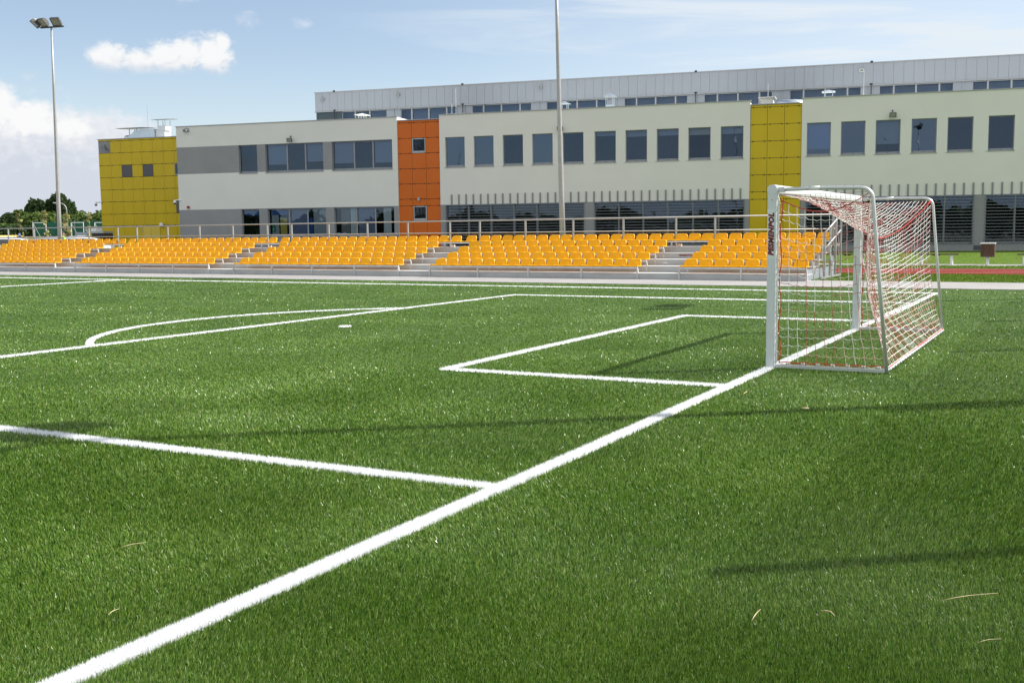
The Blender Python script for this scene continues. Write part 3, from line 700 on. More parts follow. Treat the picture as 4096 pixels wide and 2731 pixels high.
# ------------------------------------------------------------------ school: shared local frame, x along the facade, y into the building
BANG = R(11.25); P0 = Vector((-1.85, 61.2, 0))
def wall_holes(mb, x0, x1, z0, z1, y, holes, depth, matfn, xsplit=(), zsplit=(), rev=None):
    xs = sorted({x0, x1, *[h[0] for h in holes], *[h[1] for h in holes], *xsplit}); zs = sorted({z0, z1, *[h[2] for h in holes], *[h[3] for h in holes], *zsplit})
    xs = [x for x in xs if x0 <= x <= x1]; zs = [z for z in zs if z0 <= z <= z1]
    for i in range(len(xs)-1):
        for j in range(len(zs)-1):
            cx, cz = (xs[i]+xs[i+1])/2, (zs[j]+zs[j+1])/2
            if any(h[0] < cx < h[1] and h[2] < cz < h[3] for h in holes): continue
            mb.face([(xs[i],y,zs[j]), (xs[i+1],y,zs[j]), (xs[i+1],y,zs[j+1]), (xs[i],y,zs[j+1])], matfn(cx, cz))
    for a, b, c, d in holes:
        k = rev if rev is not None else matfn(a-.05, (c+d)/2); y2 = y+depth
        mb.face([(a,y,c),(a,y,d),(a,y2,d),(a,y2,c)], k); mb.face([(b,y,d),(b,y,c),(b,y2,c),(b,y2,d)], k)
        mb.face([(a,y,d),(b,y,d),(b,y2,d),(a,y2,d)], k); mb.face([(b,y,c),(a,y,c),(a,y2,c),(b,y2,c)], k)
def shell(mb, x0, x1, z0, z1, y0, y1, mi):   # sides, roof and back of a block whose front is made separately
    mb.face([(x0,y0,z0),(x0,y0,z1),(x0,y1,z1),(x0,y1,z0)], mi); mb.face([(x1,y0,z1),(x1,y0,z0),(x1,y1,z0),(x1,y1,z1)], mi)
    mb.face([(x0,y0,z1),(x1,y0,z1),(x1,y1,z1),(x0,y1,z1)], mi); mb.face([(x1,y1,z0),(x0,y1,z0),(x0,y1,z1),(x1,y1,z1)], mi)
def window(parent, x0, x1, z0, z1, y=.17, mull=(), blind=None, sill=True, gm='glass', bmat='blind', fw=.055, fm='frame', open_leaf=None):
    mb = MB(); t = .06
    mb.box((x0,y,z0+.15), (x0+fw,y+t,z1)); mb.box((x1-fw,y,z0+.15), (x1,y+t,z1)); mb.box((x0+fw,y,z1-fw), (x1-fw,y+t,z1)); mb.box((x0,y-.004,z0), (x1,y+t,z0+.15))
    for q in mull: mb.box((q-.06,y-.002,z0+.15), (q+.06,y+t,z1-fw))
    nd = max(3, int((x1-x0)/.7))
    for i in range(nd): cx = x0+.12+(x1-x0-.24)*i/(nd-1); mb.box((cx-.03,y-.008,z0+.06), (cx+.03,y-.004,z0+.09), 1)
    w = mb.build('window', [fm, 'black'], parent)
    mb = MB(); ed = [x0+fw, *[v for q in mull for v in (q-.06, q+.06)], x1-fw]
    for i in range(0, len(ed), 2): mb.face([(ed[i],y+.03,z0+.15), (ed[i+1],y+.03,z0+.15), (ed[i+1],y+.03,z1-fw), (ed[i],y+.03,z1-fw)])
    mb.build('pane', gm, w)
    if sill: MB().box((x0-.07,-.05,z0-.035), (x1+.05,y-.005,z0-.002)).build('sill', 'coping', w)
    for bl in (blind or []):
        a, b, d = bl[:3]; mb = MB(); mb.box((a+.03, y+.16, d), (b-.03, y+.165, z1-.03)); mb.build('blind', bl[3] if len(bl) > 3 else bmat, w)
    return w
def cladding(parent, xs, zs, y, m, skip=(), merge=(), name='panel_cladding', zgap=.030):
    """separate glossy boards with open joints and little clips"""
    mb = MB(); g = .011
    mb.box((xs[0], y+.03, zs[0]), (xs[-1], y+.05, zs[-1]), 1)
    for i in range(len(xs)-1):
        for j in range(len(zs)-1):
            a, b, c, d = xs[i], xs[i+1], zs[j], zs[j+1]
            if any(s[0] < (a+b)/2 < s[1] and s[2] < (c+d)/2 < s[3] for s in skip): continue
            mb.box((a+g, y, c+zgap/2 if j else c), (b-g, y+.03-.002, d-zgap/2))
            if j:
                for q in (.16, .84): cx = a+(b-a)*q; mb.box((cx-.04, y-.006, c-.05), (cx+.04, y+.001, c+.035), 1)
    o = mb.build(name, [m, 'joint'], parent); return o
def wall_lamp(parent, x, y, z, s=.35, m='black', plate=None):
    mb = MB()
    mb.box((x-.03, y-.14, z-.03), (x+.03, y, z+.03)); mb.box((x-.05, y-.10, z+s*.5), (x+.02, y-.02, z+s*.8))
    w, h = s*.6, s*.42
    F = [(x-w, y-.30, z-h-.06), (x+w, y-.30, z-h-.06), (x+w, y-.38, z+h-.06), (x-w, y-.38, z+h-.06)]; B = [(x-w*.6, y-.10, z-h*.6), (x+w*.6, y-.10, z-h*.6), (x+w*.6, y-.16, z+h*.7), (x-w*.6, y-.16, z+h*.7)]
    for k in range(4): mb.face([F[k], F[(k+1) % 4], B[(k+1) % 4], B[k]])
    mb.face(B[::-1]); I = [tuple(Vector(F[k]).lerp(Vector(F[(k+2) % 4]), .09)) for k in range(4)]
    for k in range(4): mb.face([F[k], I[k], I[(k+1) % 4], F[(k+1) % 4]])
    o = mb.build('floodlight', m, parent)
    mb = MB(); mb.face([tuple(Vector(p)+Vector((0,.012,0))) for p in I]); mb.build('lens', 'lamp_glass', o)
    if plate: MB().box((x-s, y-.01, z-s*.6), (x+s*.9, y-.001, z+s*.65)).build('backplate', plate, o)
    return o
def dome_camera(parent, x, y, z, arm, s=1.0):
    mb = MB(); mb.box((x-.07, y-.03, z-.09), (x+.07, y, z+.09)); mb.tube([(x, y-.02, z), (x+arm[0]*.5, y+arm[1]*.5, z+.02), (x+arm[0], y+arm[1], z+.0)], .045, 8)
    ax, ay = x+arm[0], y+arm[1]; mb.tube([(ax, ay, z+.03), (ax, ay, z-.06), (ax, ay, z-.22)], [.06, .11, .14], 10)
    o = mb.build('security_camera', 'white_metal', parent, smooth=True); MB().sphere((ax, ay, z-.23), .12, 10, 6).build('dome', 'dark_grey', o, smooth=True)
def roof_vent(parent, x, y, z0, z1, s=.62, name='roof_vent', m='white_metal', capw=1.7):
    h = z1-z0; mb = MB(); a = s/2; zb = z0+h*.5
    mb.box((x-a, y-a, z0), (x+a, y+a, zb)); mb.box((x-a-.03, y-a-.03, z0+h*.16), (x+a+.03, y+a+.03, z0+h*.2))
    for i in (-1, 1):
        for j in (-1, 1): mb.box((x+i*(a-.03)-.025, y+j*(a-.03)-.025, zb), (x+i*(a-.03)+.025, y+j*(a-.03)+.025, z0+h*.86))
    o = mb.build(name, m, parent); c = a*capw; mb = MB(); zt = z0+h*.84
    for p, q in (((-c,-c),(c,-c)), ((c,-c),(c,c)), ((c,c),(-c,c)), ((-c,c),(-c,-c))): mb.face([(x+p[0],y+p[1],zt), (x+q[0],y+q[1],zt), (x, y, z1)])
    mb.face([(x-c,y-c,zt-.02),(x-c,y+c,zt-.02),(x+c,y+c,zt-.02),(x+c,y-c,zt-.02)])
    for p, q in (((-c,-c),(c,-c)), ((c,-c),(c,c)), ((c,c),(-c,c)), ((-c,c),(-c,-c))): mb.face([(x+p[0],y+p[1],zt-.02), (x+q[0],y+q[1],zt-.02), (x+q[0],y+q[1],zt), (x+p[0],y+p[1],zt)])
    mb.build('cowl', m, o); return o
def rooms(parent, x0, x1, step, y0=.35, y1=6.0):
    mb = MB()
    for za, zb in ((.1, 3.75), (3.95, 9.6)):
        mb.face([(x0,y1,za),(x1,y1,za),(x1,y1,zb),(x0,y1,zb)]); mb.face([(x0,y0,za),(x1,y0,za),(x1,y1,za),(x0,y1,za)]); mb.face([(x0,y0,zb),(x0,y1,zb),(x1,y1,zb),(x1,y0,zb)])
        x = x0
        while x < x1+.01: mb.face([(x,y0,za),(x,y1,za),(x,y1,zb),(x,y0,zb)]); x += step
    return mb.build('interior', 'room', parent)

def school():
    g = empty('school_building', P0, BANG, 'long two storey white school with orange and yellow panel strips', 'school')
    W, G = 0, 1
    # ---------------- left white block
    x0, x1 = -61.55, -42.17
    up = [(-55.85,-54.21,6.43,8.64), (-53.46,-48.42,6.43,8.63), (-47.65,-42.60,6.43,8.63)]; lo = [(-55.80,-54.19,1.40,3.59), (-53.43,-48.32,1.40,3.58), (-47.6,-42.55,1.38,3.57)]
    mb = MB(); fn = lambda x, z: G if (z < 3.63 or (6.50 < z < 8.66 and x < -42.62)) else W
    wall_holes(mb, x0, x1, 0, 10.30, 0, up+lo, .22, fn, xsplit=(-42.6,), zsplit=(3.63, 6.505, 8.655), rev=G); shell(mb, x0, x1, 0, 10.2, 0, 11.9, W)
    mb.box((x0, .02, 10.2), (x0+.3, 11.8, 10.3)); mb.box((x1-.3, .02, 10.2), (x1, 11.8, 10.3))
    mb.build('wall', ['render_white', 'render_grey'], g)
    MB().box((x0-.06, -.06, 10.30), (x1+.04, .36, 10.345)).build('coping', 'coping', g)
    window(g, *up[0]); window(g, *up[1], mull=(-51.62,-50.02), blind=[(-53.4,-51.68,7.05), (-49.96,-48.45,7.2)]); window(g, *up[2], mull=(-45.83,-44.26), blind=[(-47.6,-45.9,7.0), (-44.2,-42.7,6.95)])
    window(g, *lo[0], gm='glass_dark'); a = window(g, *lo[1], mull=(-51.6,-49.98), gm='glass_dark', blind=[(-51.5,-50.05,1.55,'blind_blue'), (-49.6,-48.45,1.5), (-53.3,-52.6,1.5)]); b = window(g, *lo[2], mull=(-45.77,-44.18), gm='glass_dark', blind=[(-45.7,-44.25,1.55,'blind_blue'), (-47.2,-46.4,1.5,'render_grey'), (-46.4,-45.9,1.5,'sticker'), (-43.6,-42.9,1.6,'sticker')])
    # posters and an escape sign behind the ground floor panes
    for q, (xa, xb_, za, zb_, m) in enumerate(((-55.6,-54.3,3.1,3.45,'poster_blue'), (-53.2,-51.8,3.1,3.45,'poster_blue'), (-53.25,-52.95,1.75,2.35,'sign_green'), (-52.5,-51.9,1.6,2.85,'poster_yellow'), (-49.9,-49.65,1.55,2.85,'poster_blue'))):
        p = MB().box((xa, .3, za), (xb_, .31, zb_)).build('poster', m, g)
        if m == 'sign_green':
            mb = MB(); mb.box((xa+.08, .296, za+.10), (xa+.14, .299, za+.30)); mb.box((xa+.14, .296, za+.22), (xa+.22, .299, za+.26)); mb.sphere((xa+.13, .298, za+.38), .035, 8, 4, sc=(1,.05,1)); mb.build('pictogram', 'sign_white', p)
    rooms(g, x0+.3, x1-.3, 6.46)
    wall_lamp(g, -51.14, 0, 8.93, .36); wall_lamp(g, -60.52, 0, 10.0, .26, 'coping', 'coping')
    MB().tube([(-60.66,-.10,3.84), (-60.66,0,3.84)], .115, 12).build('alarm_bell', 'red_bell', g, smooth=False)
    dome_camera(g, -61.42, 0, 4.42, (-.42, -.15))
    # ---------------- orange strip
    x0, x1 = -42.165, -38.755; xs = [x0, x0+1.14, x0+2.275, x1]; zs = [.0, .22, 1.36, 2.49, 3.61, 4.12, 5.27, 6.40, 7.55, 8.68, 9.83, 10.0]
    wins = [(xs[1], xs[2], 7.55, 8.68), (xs[1], xs[2], 2.49, 3.61)]
    mb = MB(); wall_holes(mb, x0, x1, 0, 10.0, .16, wins, .2, lambda x, z: 0); mb.box((x0, .4, 9.9), (x1, 11.9, 10.0)); mb.build('wall', 'joint', g)
    cladding(g, xs, zs, .10, 'orange_panel', wins); MB().box((x0+.002, .04, 10.002), (x1-.002, .42, 10.06)).build('coping', 'coping', g)
    for w in wins: window(g, w[0]+.03, w[1]-.03, w[2]+.02, w[3]-.02, .10, sill=False, fw=.07, fm='frame_light', blind=[(w[0]+.05, w[0]+.3, w[2]+.05)])
    MB().box((-40.56, -.08, 4.0), (-40.42, .09, 4.24)).build('sensor', 'frame_light', g)
    rooms(g, x0+.1, x1-.1, 4, .5, 5)
    # ---------------- middle block
    x0, x1 = -38.75, -15.975; ws = [-38.30,-36.04,-33.78,-31.53,-29.24,-26.88,-24.64,-22.41,-20.20,-17.97]
    up = [(s, s+1.545, 6.42, 8.635) for s in ws]; lo = [(-38.32,-27.66,.44,3.60), (-26.90,-16.32,.44,3.60)]
    vg = ['glass_blue', 'glass', 'glass_blue', 'glass_grey', 'glass']
    def block(x0, x1, up, lo, bl, louv):
        mb = MB(); fn = lambda x, z: G if z < 3.65 else W
        wall_holes(mb, x0, x1, 0, 10.29, 0, up+lo, .22, fn, zsplit=(3.65,)); shell(mb, x0, x1, 0, 10.2, 0, 11.9, W)
        mb.box((x0, .02, 10.2), (x0+.3, 11.8, 10.29)); mb.build('wall', ['render_white', 'render_grey'], g)
        MB().box((x0-.04, -.06, 10.29), (x1+.04, .36, 10.335)).build('coping', 'coping', g)
        for i, u in enumerate(up):
            b = bl.get(i); window(g, *u, gm=vg[(i*7+i//3) % 5], blind=[(u[0]+.03, u[1]-.03, u[3]-(u[3]-u[2])*b)] if b else None)
        for a, b in louv:
            n = max(2, round((b-a)/1.78)); mu = [a+(b-a)*i/n for i in range(1, n)]
            window(g, a, b, .44, 3.60, .19, mull=mu, gm='glass_dark', sill=False)
            mb = MB(); z = .52
            while z < 3.56: mb.box((a-.04, -.10, z), (b+.04, -.02, z+.028)); z += .2035
            mb.box((a-.04, -.11, 3.575), (b+.04, .0, 3.625))
            for q in [a, *mu, b]: mb.box((q-.03, -.018, .44), (q+.03, .03, 3.57))
            mb.build('sun_louvre', 'slat', g)
        rooms(g, x0+.3, x1-.3, (x1-x0-.6)/4)
    block(x0, x1, up, lo, {0: .0, 5: .14, 6: .2, 7: .2, 8: .22, 9: .22}, [l[:2] for l in lo])
    for k in range(38):
        s = -37.84+.5745*k; MB().box((s-.05, -.07, 3.66), (s+.05, -.002, 4.395)).build('wall_fin', 'fin', g)
    wall_lamp(g, -29.35, 0, 8.98, .36)
    # ---------------- yellow strip
    x0, x1 = -15.965, -12.575; xs = [x0, x0+1.13, x0+2.26, x1]
    mb = MB(); mb.box((x0, .16, 0), (x1, 11.9, 10.0)); mb.build('wall', 'joint', g)
    cladding(g, xs, zs, .10, 'yellow_panel'); MB().box((x0+.002, .04, 10.002), (x1-.002, .42, 10.06)).build('coping', 'coping', g)
    # ---------------- right block
    x0, x1 = -12.565, 16.0; ws = [-12.22,-10.02,-7.82,-5.59,-3.39,-.94,1.5,3.75,6,8.2,10.4]
    up = [(s, s+1.55, 6.43, 8.65) for s in ws]; lo = [(-12.22,-1.67,.44,3.60), (-.95,9.6,.44,3.60)]
    block(x0, x1, up, lo, {0: .78, 2: .70}, [l[:2] for l in lo])
    for k in range(33):
        s = -11.99+.5705*k; MB().box((s-.05, -.07, 3.66), (s+.05, -.002, 4.42)).build('wall_fin', 'fin', g)
    wall_lamp(g, -6.78, 0, 8.98, .36); MB().box((-1.60, -.012, .06), (-1.13, -.001, .36)).build('vent_grille', 'dark_grey', g)
    # ---------------- roof furniture
    roof_vent(g, -46.4, 3, 10.2, 11.05, .5, capw=2.0); roof_vent(g, -30.35, 5, 10.2, 11.5, .56, m='duct', capw=1.5); roof_vent(g, -27.0, 6, 10.2, 12.1, .6, m='duct', capw=1.5); roof_vent(g, -10.9, 3, 10.2, 11.15, .6, m='duct', capw=1.5)
    MB().box((-15.6, 4, 10.0), (-14.7, 5.2, 10.9)).box((-15.75, 3.85, 10.901), (-14.55, 5.35, 10.97)).build('chimney', 'render_white', g)
    MB().tube([(-14.6, 6.2, 10.55), (-13.2, 6.2, 10.55), (-12.9, 6.4, 10.55), (-12.85, 8, 10.55)], .42, 14).build('air_duct', 'duct', g, smooth=True)
    for x, y, z0, h in ((-38.3, 2.5, 10.3, 2.2), (-15.1, 4.5, 10.97, 1.0), (-8.6, 2.0, 10.3, 1.9), (-38.6, 2.4, 10.3, 1.1)): MB().tube([(x, y, z0), (x, y, z0+h)], .018, 5).build('lightning_rod', 'white_metal', g)
    MB().box((-38.7, 1.2, 10.336), (-37.2, 3.2, 10.50)).build('roof_hatch', 'coping', g)
    return g
school()
def hall():
    g = empty('sports_hall', P0, BANG, 'grey metal clad sports hall rising behind the white school', 'sports hall'); Y = 12.0
    X0, X1 = -55.2, 40.0
    mb = MB(); mb.box((X0, Y+.5, 0), (X1, Y+28, 11.0)); mb.box((X0, Y+1.5, 11.0), (X1, Y+28, 12.4)); mb.build('wall', 'hall_grey', g)
    mb = MB(); x = X0; mb.box((X0, Y+.04, 12.48), (X1, Y+27.9, 14.10), 1); w = .73
    while x < X1-.01:
        b = min(x+w, X1); mb.box((x+.008, Y, 12.47), (b-.008, Y+.038, 14.10)); x = b
    mb.build('metal_cladding', ['hall_panel', 'coping'], g)
    MB().box((X0-.05, Y-.05, 14.102), (X1, Y+28, 14.17)).build('coping', 'coping', g)
    MB().box((X0-.05, Y-.07, 12.40), (X1, Y+.5, 12.468)).build('drip_edge', 'frame_light', g)
    MB().box((X0+.05, Y+.1, 10.9), (-52.62, Y+.3, 12.399)).build('dark_panel', 'hall_teal', g)
    a = -52.62
    piers = [-47.62, -41.0, -34.38, -27.76, -21.26, -14.6, -7.95, -1.35, 5.3, 11.9]
    for i, p in enumerate(piers):
        b = p-.64
        mb = MB(); mb.box((p-.64, Y+.12, 10.9), (p+.64, Y+.3, 12.398)); mb.box((p-.06, Y+.06, 10.9), (p+.06, Y+.118, 12.398)); mb.build('pier_panel', 'hall_grey', g)
        L = b-a; mu = [a+L*f for f in ((.30, .62) if i == 0 else (.20, .50, .81))]
        mbf = MB()
        mbf.box((a, Y+.15, 10.9), (a+.06, Y+.25, 12.39)); mbf.box((b-.06, Y+.15, 10.9), (b, Y+.25, 12.39))
        for q in mu: mbf.box((q-.06, Y+.1, 10.9), (q+.06, Y+.25, 12.39))
        mbf.box((a+.06, Y+.15, 12.33), (b-.06, Y+.25, 12.39)); wn = mbf.build('window', 'frame_light', g)
        mb = MB(); mb.face([(a, Y+.2, 10.9), (b, Y+.2, 10.9), (b, Y+.2, 12.33), (a, Y+.2, 12.33)]); mb.build('pane', 'glass', wn)
        a = p+.64
    for x in (-53.27, -41.13, -21.25, -7.89): (MB().box((x-.10, Y-.07, 14.12), (x+.10, Y-.055, 14.26)).build('roof_clip', 'black', g), MB().box((x-.10, Y-.09, 12.44), (x+.10, Y-.071, 12.56)).tube([(x, Y-.09, 10.9), (x, Y-.09, 12.44)], .03, 6).build('downpipe', 'black', g))
    for x, z, m in ((-54.4, 13.5, 'coping'), (-47.1, 13.55, 'coping'), (-34.2, 13.55, 'coping'), (-8.6, 13.55, 'white_metal')):
        mb = MB(); mb.box((x-.16, Y-.22, z-.10), (x+.16, Y-.001, z+.12)); o = mb.build('floodlight', m, g); MB().box((x-.12, Y-.225, z-.07), (x+.12, Y-.2205, z+.08)).build('lens', 'lamp_glass', o)
hall()
def annex():
    g = empty('panelled_annex', P0, BANG, 'yellow panelled annex with two dark grilles left of the white school', 'annex'); Y = 9.5
    xs = [-76.57,-75.26,-74.09,-72.94,-71.80,-70.66,-69.51,-68.36,-67.2,-66.06,-64.9,-63.8,-60.1]; zs = [.0, .22, 1.36, 2.55, 3.62, 4.77, 5.89, 7.02, 8.15, 9.28, 10.38, 10.53]
    skip = [(-74.09,-72.94,7.02,8.15), (-71.80,-70.66,7.02,8.15), (-76.57,-75.26,9.28,10.38), (-68.36,-67.2,3.62,4.77), (-68.36,-67.2,7.02,8.15), (-71.80,-70.66,.0,2.55)]
    MB().box((xs[0]+.02, Y+.055, 0), (xs[-1], Y+16, 10.5)).build('wall', 'yellow_panel', g)
    cladding(g, xs, zs, Y, 'yellow_panel', skip)
    MB().box((xs[0]-.05, Y-.05, 10.532), (xs[-1], Y+16.1, 10.60)).build('coping', 'coping', g)
    for i, s in enumerate(skip[:5]):
        if i == 4: window(g, s[0]+.02, s[1]-.02, s[2]+.02, s[3]-.02, Y-.02, sill=False); continue
        mb = MB(); m = 'hall_grey' if i == 2 else 'dark_grey'; mb.box((s[0]+.015, Y+.02, s[2]+.02), (s[1]-.015, Y+.025, s[3]-.02), 1); z = s[2]+.04
        while z < s[3]-.06: mb.face([(s[0]+.02, Y-.01, z), (s[1]-.02, Y-.01, z), (s[1]-.02, Y+.015, z+.06), (s[0]+.02, Y+.015, z+.06)]); z += .07
        mb.build('grille', ['frame' if i == 2 else 'grille_slat', m if i == 2 else 'black'], g)
    d = MB().box((-72.05, Y-.04, .02), (-71.15, Y+.02, 2.5)).box((-71.13, Y-.04, .02), (-70.2, Y+.02, 2.5)).build('door', 'yellow_door', g)
    MB().box((-71.22, Y-.09, 1.05), (-71.16, Y-.041, 1.25)).build('handle', 'galv', d); MB().box((-72.1, Y-.06, 1.9), (-72.04, Y-.041, 2.1)).box((-72.1, Y-.06, 2.2), (-72.04, Y-.041, 2.4)).build('hinge', 'galv', d)
    MB().sphere((-69.92, Y-.2, 2.56), .21, 14, 9, sc=(1, .6, 1)).build('globe_lamp', 'white_metal', g, smooth=True)
    wall_lamp(g, -75.8, Y, 9.85, .32, 'frame'); dome_camera(g, -76.5, Y-.02, 4.75, (-.55, -.1))
    # rooftop plant
    y = Y+4; z = 10.6
    MB().tube([(-77.0+.6, y, z+.35), (-75.9, y, z+.35)], .34, 14).build('air_duct', 'duct', g, smooth=True)
    mb = MB(); prof = [(-76.0, 0), (-76.0, .45), (-75.6, .62), (-75.2, .95), (-74.8, 1.12), (-73.6, 1.14), (-72.9, 1.14), (-72.85, 0)]
    for k in range(2): mb.v += [(a, y-.5+1.4*k, z+b) for a, b in prof]
    n = len(prof); mb.f += [tuple(range(n)), tuple(n+k for k in reversed(range(n)))] + [(k, n+k, n+(k+1) % n, (k+1) % n) for k in range(n)]; mb.mi += [0]*(n+2)
    mb.build('air_duct', 'duct', g)
    MB().box((-72.84, y-.3, z), (-71.85, y+.7, z+1.05)).build('air_duct', 'alu_white', g)
    for x, w, dd, zt in ((-75.4, 1.55, 1.3, 1.28), (-72.15, 1.05, 1.0, 1.98)):
        mb = MB(); zz = z+zt
        mb.face([(x-w, y-dd+.2, zz-.05), (x+w, y-dd+.2, zz-.05), (x+w, y+dd+.2, zz+.12), (x-w, y+dd+.2, zz+.12)]); mb.face([(x-w, y+dd+.2, zz+.16), (x+w, y+dd+.2, zz+.16), (x+w, y-dd+.2, zz-.01), (x-w, y-dd+.2, zz-.01)])
        for i in (-.4, .4):
            for j in (-.3, .5): mb.box((x+i-.03, y+j-.03, z+zt-.7), (x+i+.03, y+j+.03, zz-.02))
        mb.box((x-.45, y-.35, z+zt-1.0), (x+.45, y+.55, z+zt-.55)); mb.build('vent_cowl', 'alu_white', g)
    MB().tube([(-73.9, y, z+1.1), (-73.9, y, z+3.6)], .014, 5).build('lightning_rod', 'galv', g)
annex()

# ------------------------------------------------------------------ benches and bin by the running track
def bench(x0, x1, y, label):
    g = empty('bench', ((x0+x1)/2, y, 0), 0, label, 'bench', 'benches by the running track'); h = (x1-x0)/2
    mb = MB()
    for j in range(3): mb.box((-h, -.20+.14*j, .42), (h, -.075+.14*j, .465))
    mb.build('seat', 'wood_seat', g); 
    for s in (-h+.26, h-.26):
        o = MB().box((s-.045, -.12, -.02), (s+.045, .12, .419)).build('leg', 'white_metal', g)
    MB().box((-.12, -.16, .385), (.12, .16, .419)).build('brace', 'wood', g)
bench(-3.30, -1.58, 33.1, 'dark wooden bench on white legs behind the goal net, next to the bin'); bench(-6.95, -5.2, 33.1, 'dark wooden bench beside the end of the grandstand'); bench(.62, 2.35, 33.1, 'dark wooden bench at the right edge beyond the bin')
def bin_():
    g = empty('litter_bin', (-.47, 33.1, 0), 0, 'wooden slatted litter bin with white lid standing on a white leg', 'litter bin')
    mb = MB()
    for i in range(5):
        for y in (-.24, .21): mb.box((-.255+.103*i, y, .33), (-.255+.103*i+.098, y+.03, .87))
    for i in range(4):
        for x in (-.262, .232): mb.box((x, -.205+.104*i, .33), (x+.03, -.205+.104*i+.098, .87))
    mb.build('body', 'wood', g); MB().box((-.28, -.26, .871), (.28, .26, .915)).build('lid', 'white_metal', g); MB().box((-.055, -.05, -.02), (.055, .05, .33)).build('leg', 'white_metal', g)
    mb = MB()
    for i in range(5): mb.sphere((-.205+.103*i, -.243, .352), .012, 6, 4)
    mb.build('bolt_row', 'white_metal', g)
bin_()

# ------------------------------------------------------------------ trees and planting beyond the stand
def crown_mesh(blobs, n, size, seed):
    """leaf clumps scattered through a union of ellipsoids; denser near the surface"""
    rg = np.random.default_rng(seed); vol = np.array([b[3]*b[4]*b[5] for b in blobs]); pick = rg.choice(len(blobs), n, p=vol/vol.sum()); B = np.array(blobs)[pick]
    d = rg.normal(size=(n, 3)); d /= np.linalg.norm(d, axis=1)[:, None]; r = rg.random(n)**.42*(1+rg.normal(0, .07, n))
    p = B[:, :3]+d*r[:, None]*B[:, 3:6]
    a = rg.normal(size=(n, 3)); a /= np.linalg.norm(a, axis=1)[:, None]; b = np.cross(a, rg.normal(size=(n, 3))); b /= np.linalg.norm(b, axis=1)[:, None]
    s = size*(.6+.8*rg.random(n))[:, None]; v = np.stack([p+a*s, p+b*s*.7, p-a*s*.8, p-b*s*.6], 1).reshape(-1, 3)
    return v, np.arange(n*4).reshape(-1, 4)
def tree(name, base, blobs, n, size, leaf, label, seed, trunk_r=.3, limbs=5, group='trees beyond the sports ground', cat='tree'):
    g = empty(name, base, 0, label, cat, group); rd = random.Random(seed)
    v, f = crown_mesh(blobs, n, size, seed); cr = arrays_mesh('crown', v, f, np.zeros(n, int), [leaf], 4); cr.parent = g
    top = max(b[2] for b in blobs); mb = MB(); lo = min(b[2]-b[5] for b in blobs)
    mb.tube([(0,0,-.3), (.1*trunk_r, 0, lo*.6+.3), (0, .2*trunk_r, top*.6), (.2*trunk_r, 0, top)], [trunk_r*1.3, trunk_r, trunk_r*.6, trunk_r*.15], 8)
    for i in range(limbs):
        b = rd.choice(blobs); z = top*(.3+.35*rd.random()); mb.tube([(0, 0, z), (b[0]*.5, b[1]*.5, (z+b[2])/2), (b[0]*.9, b[1]*.9, b[2]+b[5]*.3)], [trunk_r*.45, trunk_r*.3, trunk_r*.08], 6)
    mb.build('trunk', 'bark', g, smooth=True); return g
def zg(p): return float(terrain(p.x, p.y))
def pxtree(name, px, ytop, Y, blobs_px, n, size, leaf, label, seed, **k):
    """blobs given as (px offset from px, py, half width px, half height px) at plane y=Y"""
    b0 = at_y(px, 940, Y); b0.z = zg(b0); dist = (b0-CAM).dot(FWD); s = dist/FPX; bl = []
    ax = Vector((RIGHT.x, RIGHT.y, 0)).normalized()
    for i, (dx, py, hw, hh) in enumerate(blobs_px):
        c = b0+ax*(dx*s); z = CAM.z+(944-py)*s-b0.z
        bl.append((c.x-b0.x+random.uniform(-1, 1)*hw*s*.2, c.y-b0.y+random.uniform(-1, 1)*hw*s*.4, z, hw*s, hw*s, hh*s))
    return tree(name, b0, bl, n, size, leaf, label, seed, **k)
oak = 'oak_tree'
pxtree(oak, 235, 770, 150, [(-2, 800, 26, 30), (18, 812, 34, 34), (36, 835, 38, 36), (56, 862, 32, 34), (12, 862, 44, 40), (72, 880, 20, 30), (-22, 830, 30, 34), (62, 843, 14, 18)], 9000, .42, 'oak_leaf', 'tallest dark broad oak behind the left floodlight mast', 1, trunk_r=.5)
pxtree(oak, 150, 790, 156, [(0, 832, 36, 32), (-22, 852, 26, 30), (24, 835, 30, 34), (-36, 838, 12, 20), (8, 870, 44, 34), (-6, 806, 16, 14), (18, 808, 14, 14)], 8000, .42, 'oak_leaf', 'dark flat topped oak between the left mast and the low wood', 2, trunk_r=.5)
pxtree('tree', 80, 835, 150, [(0, 858, 24, 22), (14, 872, 26, 28), (-10, 885, 22, 26)], 3000, .40, 'bush_leaf', 'rounded mid green tree left of the dark flat topped oak', 3, trunk_r=.3)
pxtree('tree', 36, 850, 146, [(0, 868, 22, 20), (-6, 890, 30, 30), (16, 890, 22, 26)], 3200, .40, 'oak_leaf', 'small dark tree with pointed top near the left edge', 4, trunk_r=.3)
pxtree('tree', -12, 862, 146, [(0, 886, 34, 24), (14, 905, 30, 28)], 2800, .40, 'oak_leaf', 'dark low tree cut by the left edge', 5, trunk_r=.3)
pxtree('tree', 395, 852, 150, [(8, 878, 18, 28), (2, 900, 18, 26)], 1800, .40, 'oak_leaf', 'dark tree half hidden by the corner of the yellow annex', 6, trunk_r=.3)
